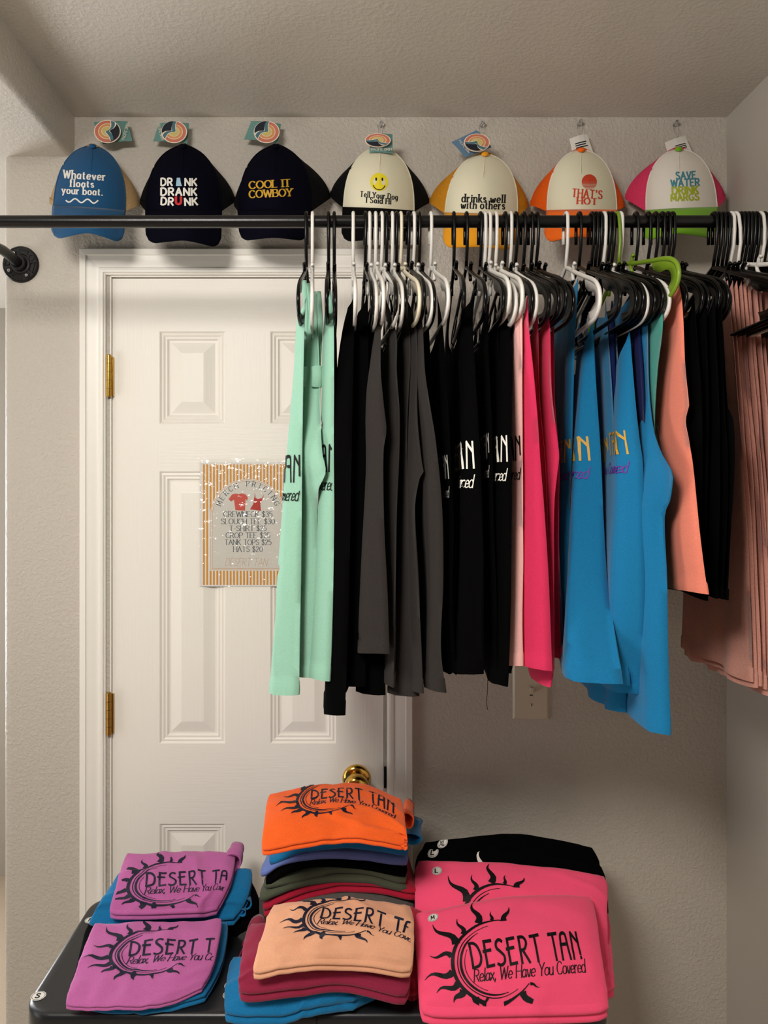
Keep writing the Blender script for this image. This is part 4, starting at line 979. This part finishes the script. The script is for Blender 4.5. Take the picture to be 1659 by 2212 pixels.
# ------------------------------------------------------------------ folded shirts
def net(ctrl):
    pts = [[c if isinstance(c, Vector) else PZ(*c) for c in row] for row in ctrl]
    def S(s, t):
        n, m_ = len(pts), len(pts[0])
        def cr(vals, x):
            k = len(vals); x = clamp(x, 0, 1)*(k-1); i = min(int(x), k-2); f = x - i
            p1, p2 = vals[i], vals[i+1]; p0 = vals[i-1] if i > 0 else p1*2 - p2; p3 = vals[i+2] if i+2 < k else p2*2 - p1
            return ((p1*2) + (p2-p0)*f + (p0*2-p1*5+p2*4-p3)*f*f + (p1*3-p0-p2*3+p3)*f**3)*.5
        return cr([cr(r, s) for r in pts], t)
    return S
def folded(name, ctrl, thick, key, label, cat='folded shirt', group=None, logo=None, layers=2, wr=.003, stick=None, seed=0, logom=None, rolls=(), NS=36, NT=26):
    S0 = net(ctrl); m_ = CF[key]
    def nrm(s, t):
        e = .01
        a = S0(min(1, s+e), t) - S0(max(0, s-e), t); b_ = S0(s, min(1, t+e)) - S0(s, max(0, t-e))
        n = b_.cross(a).normalized() if (b_.cross(a)).z > 0 else a.cross(b_).normalized()
        return n
    def S(s, t):
        s, t = .5 + (s-.5)*(1 - .022*abs(2*t-1)**8), .5 + (t-.5)*(1 - .022*abs(2*s-1)**8)
        p = S0(s, t); ed = max(abs(2*s-1)**14, abs(2*t-1)**14); p = p - Vector((0, 0, thick*.22*ed))
        cz = noise.noise(Vector((s*2.2 + t*1.6 + seed*3.3, t*2.4 - s*.8, seed*1.7))); p = p + nrm(s, t)*wr*.9*(1 - min(1, abs(cz)*4))**2
        w = noise.noise(Vector((s*5+seed*7.1, t*3.5, seed))) + .5*noise.noise(Vector((s*11+seed, t*8, seed+9)))
        return p + nrm(s, t)*wr*w*(.4+.6*math.sin(PI*clamp(s, .05, .95)))
    b = MB()
    top = [[S(i/NS, j/NT) for i in range(NS+1)] for j in range(NT+1)]
    b.grid(top, 0)
    per = [(i, 0) for i in range(NS)] + [(NS, j) for j in range(NT)] + [(i, NT) for i in range(NS, 0, -1)] + [(0, j) for j in range(NT, 0, -1)]
    dn = Vector((0, 0, -1)); rings = []
    K = 5*layers
    for k in range(K+1):
        f = k/K; ring = []
        for i, j in per:
            p = top[j][i]; s, t = i/NS, j/NT
            o = Vector((0, 0, 0))
            ds = S0(min(1, s+.02), t) - S0(max(0, s-.02), t); dt = S0(s, min(1, t+.02)) - S0(s, max(0, t-.02))
            if i == 0: o -= ds.normalized()
            if i == NS: o += ds.normalized()
            if j == 0: o -= dt.normalized()
            if j == NT: o += dt.normalized()
            o.z *= .3; o.normalize()
            nn = (nrm(s, t)*-.35 + dn).normalized()
            lob = abs(math.sin(PI*f*layers))**.6*.5*thick/layers*1.1
            ring.append(p + nn*thick*f + o*lob)
        rings.append(ring)
    b.grid(rings, 0, True)
    bot = [[p + (nrm(i/NS, j/NT)*-.35 + dn).normalized()*thick for i, p in enumerate(r)] for j, r in enumerate(top)]
    b.grid(bot, 0)
    mats = [m_]
    ctr = None
    if logo:
        cu, cv, su, sv, rot = logo
        lm = logom or M_navy; mats.append(lm)
        def fn(x, y):
            c_, s_ = math.cos(rot), math.sin(rot); X, Y_ = x*c_ - y*s_, x*s_ + y*c_
            s, t = cu + X*su, cv - Y_*sv
            return S(clamp(s, 0, 1), clamp(t, 0, 1)) + nrm(clamp(s, 0, 1), clamp(t, 0, 1))*.0011
        def ok(x, y):
            c_, s_ = math.cos(rot), math.sin(rot); X, Y_ = x*c_ - y*s_, x*s_ + y*c_
            return 0 <= cu + X*su <= 1 and 0 <= cv - Y_*sv <= 1
        put(b, sun_logo(), 1, fn, ok)
    if stick or rolls:
        c0 = S0(.5, .5); root = empty(name, tuple(c0), label, cat, group)
        b.build('folded_body', mats, root)
        for (px, py, yy, rx, rz, ln, sk) in rolls:
            c = P(px, py, yy); rb = MB(); rows = []
            for sc_ in (1.0, .80):
                seq = range(7) if sc_ == 1.0 else reversed(range(7))
                for k in seq:
                    t = k/6; wv = 1 + .12*math.sin(t*5 + px)
                    rows.append([c + Vector((sk*t*ln + rx*sc_*wv*math.cos(a_), t*ln, rz*sc_*wv*math.sin(a_)*(1 + .15*math.cos(2*a_+px)))) for a_ in [2*PI*i/20 for i in range(20)]])
            rows.append(rows[0]); rb.grid(rows, 0, True); rb.build('rolled_sleeve', m_, root)
        for (u, v, w, hh, txt) in (stick or ()):
            def sf(x, y, d):
                s, t = u + x/.0115*w, v - y/.0115*hh
                return S(clamp(s, 0, 1), clamp(t, 0, 1)) + nrm(clamp(s, 0, 1), clamp(t, 0, 1))*(d+.0008)
            sticker(root, 0, 0, sf, txt, .0115, .0105)
    else:
        root = b.build(name, mats); tag(root, label, cat, group)
    return root
CF = dict(purple=cloth('orchid', (184, 98, 158), .06), blue=cloth('folded_blue', (24, 112, 164), .10), orange=cloth('tangerine', (246, 100, 38), .05), peri=cloth('periwinkle', (104, 124, 188), .06),
          black=C['black'], olive=cloth('olive', (78, 84, 66), .06), red=cloth('crimson', (172, 28, 54), .06), grey=cloth('slate_grey', (86, 82, 78), .1), peach=cloth('peach', (226, 166, 132), .04),
          maroon=cloth('maroon', (142, 38, 66), .08), pink=cloth('hot_pink', (255, 84, 124), .03), green=cloth('leaf', (30, 90, 40), .05))
FS = 'folded shirts on the table'
# left pile, rear
folded('folded_shirt', [[(255,1900,.075),(390,1890,.085),(545,1905,.075)],[(225,1945,.06),(380,1940,.07),(550,1950,.06)],[(200,1985,.03),(370,1985,.035),(510,1985,.03)]], .028, 'black', 'black folded shirt underneath the rear blue one on the left of the table', group=FS, seed=2)
folded('folded_shirt', [[(262,1878,.105),(400,1868,.11),(540,1873,.105)],[(228,1930,.085),(380,1925,.09),(528,1925,.085)],[(196,1986,.045),(300,1985,.05),(400,1976,.05),(502,1972,.055)]][0:3] if False else [[(262,1878,.105),(350,1870,.11),(450,1868,.11),(540,1873,.105)],[(228,1930,.085),(330,1928,.09),(430,1925,.09),(528,1925,.085)],[(196,1984,.045),(300,1982,.05),(400,1974,.05),(502,1970,.055)]], .026, 'blue', 'blue folded shirt under the rear orchid purple one', group=FS, rolls=((530,1952,1.50,.012,.010,.07,-.1),(522,1972,1.49,.008,.008,.06,-.1)), seed=3)
folded('folded_shirt', [[(275,1842,.135),(360,1836,.14),(430,1834,.14),(505,1838,.135)],[(258,1900,.118),(345,1896,.122),(425,1896,.12),(492,1895,.118)],[(240,1962,.078),(330,1960,.082),(420,1957,.08),(464,1955,.078)]], .02, 'purple', 'orchid purple folded shirt on the rear left pile with a dark sun logo', group=FS, rolls=((503,1862,1.55,.016,.018,.06,.0),(497,1884,1.535,.010,.008,.06,.1)), seed=4, logo=(.395, .60, 1.046, 1.2, .07), wr=.0045)
# left pile, front
folded('folded_shirt', [[(190,1995,.03),(330,1990,.03),(480,1995,.03)],[(170,2080,.025),(310,2080,.025),(450,2080,.025)],[(150,2150,.014),(300,2152,.016),(420,2140,.016)]], .014, 'black', 'black folded shirt peeking out under the front orchid purple one', group=FS, seed=5)
folded('folded_shirt', [[(225,1992,.05),(350,1986,.05),(490,1990,.046)],[(205,2070,.038),(340,2070,.038),(474,2070,.034)],[(200,2160,.02),(330,2162,.022),(440,2140,.022)]], .018, 'blue', 'blue folded shirt under the front orchid purple one', group=FS, seed=6)
folded('folded_shirt', [[(205,1995,.07),(290,1990,.07),(390,1988,.068),(478,1984,.066)],[(172,2080,.055),(270,2078,.055),(370,2076,.054),(460,2070,.052)],[(143,2166,.030),(240,2166,.031),(340,2160,.031),(435,2128,.034)]], .012, 'purple', 'orchid purple folded shirt at the front left of the table with a dark sun logo', group=FS, seed=7, logo=(.50, .40, .976, .90, .0), wr=.004)
# middle pile, front: built from the table up
folded('folded_shirt', [[(505,2060,.045),(620,2060,.055),(740,2060,.055),(840,2060,.045)],[(498,2110,.042),(620,2105,.055),(730,2095,.06),(828,2105,.045)],[(492,2168,.022),(600,2165,.032),(690,2150,.04),(760,2140,.04),(822,2158,.024)][:4]], .030, 'blue', 'blue folded shirt lying lowest at the front of the middle pile', group=FS, seed=8, wr=.006)
folded('folded_shirt', [[(545,1990,.105),(660,1985,.115),(780,1985,.115),(895,2000,.10)],[(530,2060,.098),(650,2050,.108),(770,2050,.106),(880,2065,.09)],[(524,2122,.072),(640,2108,.082),(750,2100,.082),(872,2130,.064)]], .030, 'maroon', 'maroon folded shirt between the bottom blue and the peach one', group=FS, rolls=((538,2040,1.40,.014,.010,.08,.1),(530,2078,1.37,.012,.020,.08,.15)), seed=9, layers=2, wr=.005)
folded('folded_shirt', [[(870,1960,.10),(888,1955,.10),(905,1960,.10)],[(872,2060,.07),(890,2060,.07),(908,2060,.07)],[(872,2125,.03),(892,2130,.03),(910,2122,.03)]], .022, 'red', 'dark red folded shirt standing against the right of the peach one', group=FS, seed=10, wr=.004)
folded('folded_shirt', [[(592,1950,.155),(680,1938,.165),(780,1936,.165),(885,1955,.15)],[(572,2012,.142),(670,2000,.152),(780,2000,.150),(888,2020,.136)],[(550,2088,.112),(650,2070,.122),(770,2066,.120),(884,2085,.104)]], .020, 'peach', 'peach folded shirt on the middle pile front with a dark sun logo', group=FS, seed=11, logo=(.525, .38, .84, 1.0, -.12), wr=.0055)
# middle pile, rear: nine shirts from the table up
def band(key, top, bot, label, seed, layers=1, wr=.0015, Y0=1.468, dep=.17, rolls=()):
    def up(px, py, dy): q = P(px, py, Y0); return q + Vector((-q.x*.12*dy/.17, dy, .012*dy/.17))
    ctrl = [[up(px, py, dep) for px, py in top], [up(px, py, dep*.5) for px, py in top], [up(px, py, 0) for px, py in top]]
    return folded('folded_shirt', ctrl, bot, key, label, group=FS, seed=seed, layers=layers, wr=wr, NT=12, rolls=rolls)
MP = ' in the tall rear middle pile'
band('maroon', [(585,1985),(650,1960),(735,1945),(815,1955),(890,1980)], .035, 'maroon folded shirt lowest' + MP, 20, layers=2)
band('grey', [(602,1953),(660,1928),(735,1919),(812,1925),(885,1947)], .024, 'slate grey folded shirt under the crimson one' + MP, 21)
band('red', [(570,1950),(640,1914),(735,1893),(830,1897),(897,1914)], .026, 'crimson folded shirt under the olive one' + MP, 22, layers=2)
band('olive', [(566,1927),(640,1895),(720,1882),(800,1886),(874,1905)], .018, 'olive green folded shirt, lower of the two olive ones' + MP, 23)
band('olive', [(574,1902),(650,1886),(720,1868),(800,1872),(874,1892)], .015, 'olive green folded shirt, upper of the two olive ones' + MP, 24)
band('black', [(578,1894),(618,1866),(700,1850),(790,1858),(874,1876)], .016, 'black folded shirt between the olive and periwinkle ones' + MP, 25)
band('peri', [(566,1878),(618,1848),(700,1836),(790,1842),(877,1853)], .014, 'periwinkle folded shirt under the blue one' + MP, 26)
band('blue', [(586,1848),(646,1822),(735,1811),(810,1815),(876,1828)], .017, 'blue folded shirt under the orange one' + MP, 27, rolls=((888,1812,1.49,.020,.010,.08,.1),))
folded('folded_shirt', [[(583,1712,.300),(650,1698,.304),(720,1688,.306),(790,1690,.304),(865,1722,.290)],[(576,1770,.288),(650,1756,.294),(725,1746,.296),(800,1750,.292),(872,1782,.278)],[(569,1826,.258),(650,1806,.270),(725,1796,.273),(800,1799,.270),(876,1814,.256)]], .018, 'orange', 'bright orange folded shirt on top of the tall middle pile', group=FS, rolls=((881,1772,1.50,.011,.015,.07,.1),), seed=28, logo=(.44, .28, .745, .98, -.10), wr=.0045)
# right pile
folded('folded_sweatshirt', [[(925,1812,.155),(1040,1800,.165),(1130,1795,.165),(1275,1822,.15)],[(915,1850,.128),(1040,1842,.138),(1140,1840,.138),(1285,1862,.122)],[(912,1900,.090),(1040,1898,.098),(1150,1900,.098),(1290,1915,.085)]], .05, 'black', 'black folded sweatshirt with an XL sticker at the top of the right pile', 'folded sweatshirt', FS, seed=30, layers=2, wr=.004, stick=[(.095, .17, .030, .14, 'XL')])
folded('folded_sweatshirt', [[(913,1826,.150),(1040,1830,.158),(1140,1836,.158),(1292,1860,.144)],[(908,1885,.118),(1040,1898,.11),(1150,1900,.11),(1298,1920,.10)],[(905,1950,.075),(1040,1948,.08),(1150,1950,.08),(1300,1965,.07)]], .05, 'black', 'black folded sweatshirt with an L sticker just behind the pink ones', 'folded sweatshirt', FS, seed=31, layers=2, wr=.003, stick=[(.06, .11, .030, .10, 'L')], logo=(.386, 1.14, .78, 2.3, 0), logom=M_pw)
folded('folded_sweatshirt', [[(907,1852,.140),(1000,1852,.148),(1100,1858,.146),(1210,1868,.142),(1302,1884,.134)],[(908,1925,.112),(1000,1925,.12),(1100,1928,.118),(1210,1936,.114),(1300,1948,.106)],[(905,2030,.055),(1000,2030,.06),(1100,2034,.06),(1210,2040,.058),(1302,2050,.05)]], .04, 'pink', 'hot pink folded sweatshirt with an L sticker behind the front pink one', 'folded sweatshirt', FS, seed=32, logo=(.455, .90, .735, 1.65, .0), logom=M_blk, layers=2, wr=.003, stick=[(.10, .22, .030, .068, 'L')])
folded('folded_sweatshirt', [[(1240,1950,.075),(1275,1948,.075),(1306,1960,.07)],[(1250,2040,.055),(1285,2040,.055),(1314,2040,.05)],[(1260,2118,.03),(1295,2118,.03),(1320,2114,.028)]], .03, 'pink', 'hot pink folded sweatshirt squeezed under the right edge of the front pink one', 'folded sweatshirt', FS, seed=33, wr=.003)
folded('folded_sweatshirt', [[(904,1964,.128),(1000,1948,.136),(1100,1930,.140),(1190,1926,.138),(1274,1930,.130)],[(912,2060,.096),(1010,2054,.102),(1110,2048,.104),(1205,2046,.102),(1290,2048,.096)],[(918,2168,.038),(1015,2166,.042),(1115,2164,.044),(1215,2162,.042),(1308,2160,.038)]], .032, 'pink', 'hot pink folded sweatshirt with an M sticker at the front of the table', 'folded sweatshirt', FS, seed=34, logo=(.387, .62, .755, 1.25, .07), logom=M_blk, layers=2, wr=.003, stick=[(.075, .12, .030, .045, 'M')])
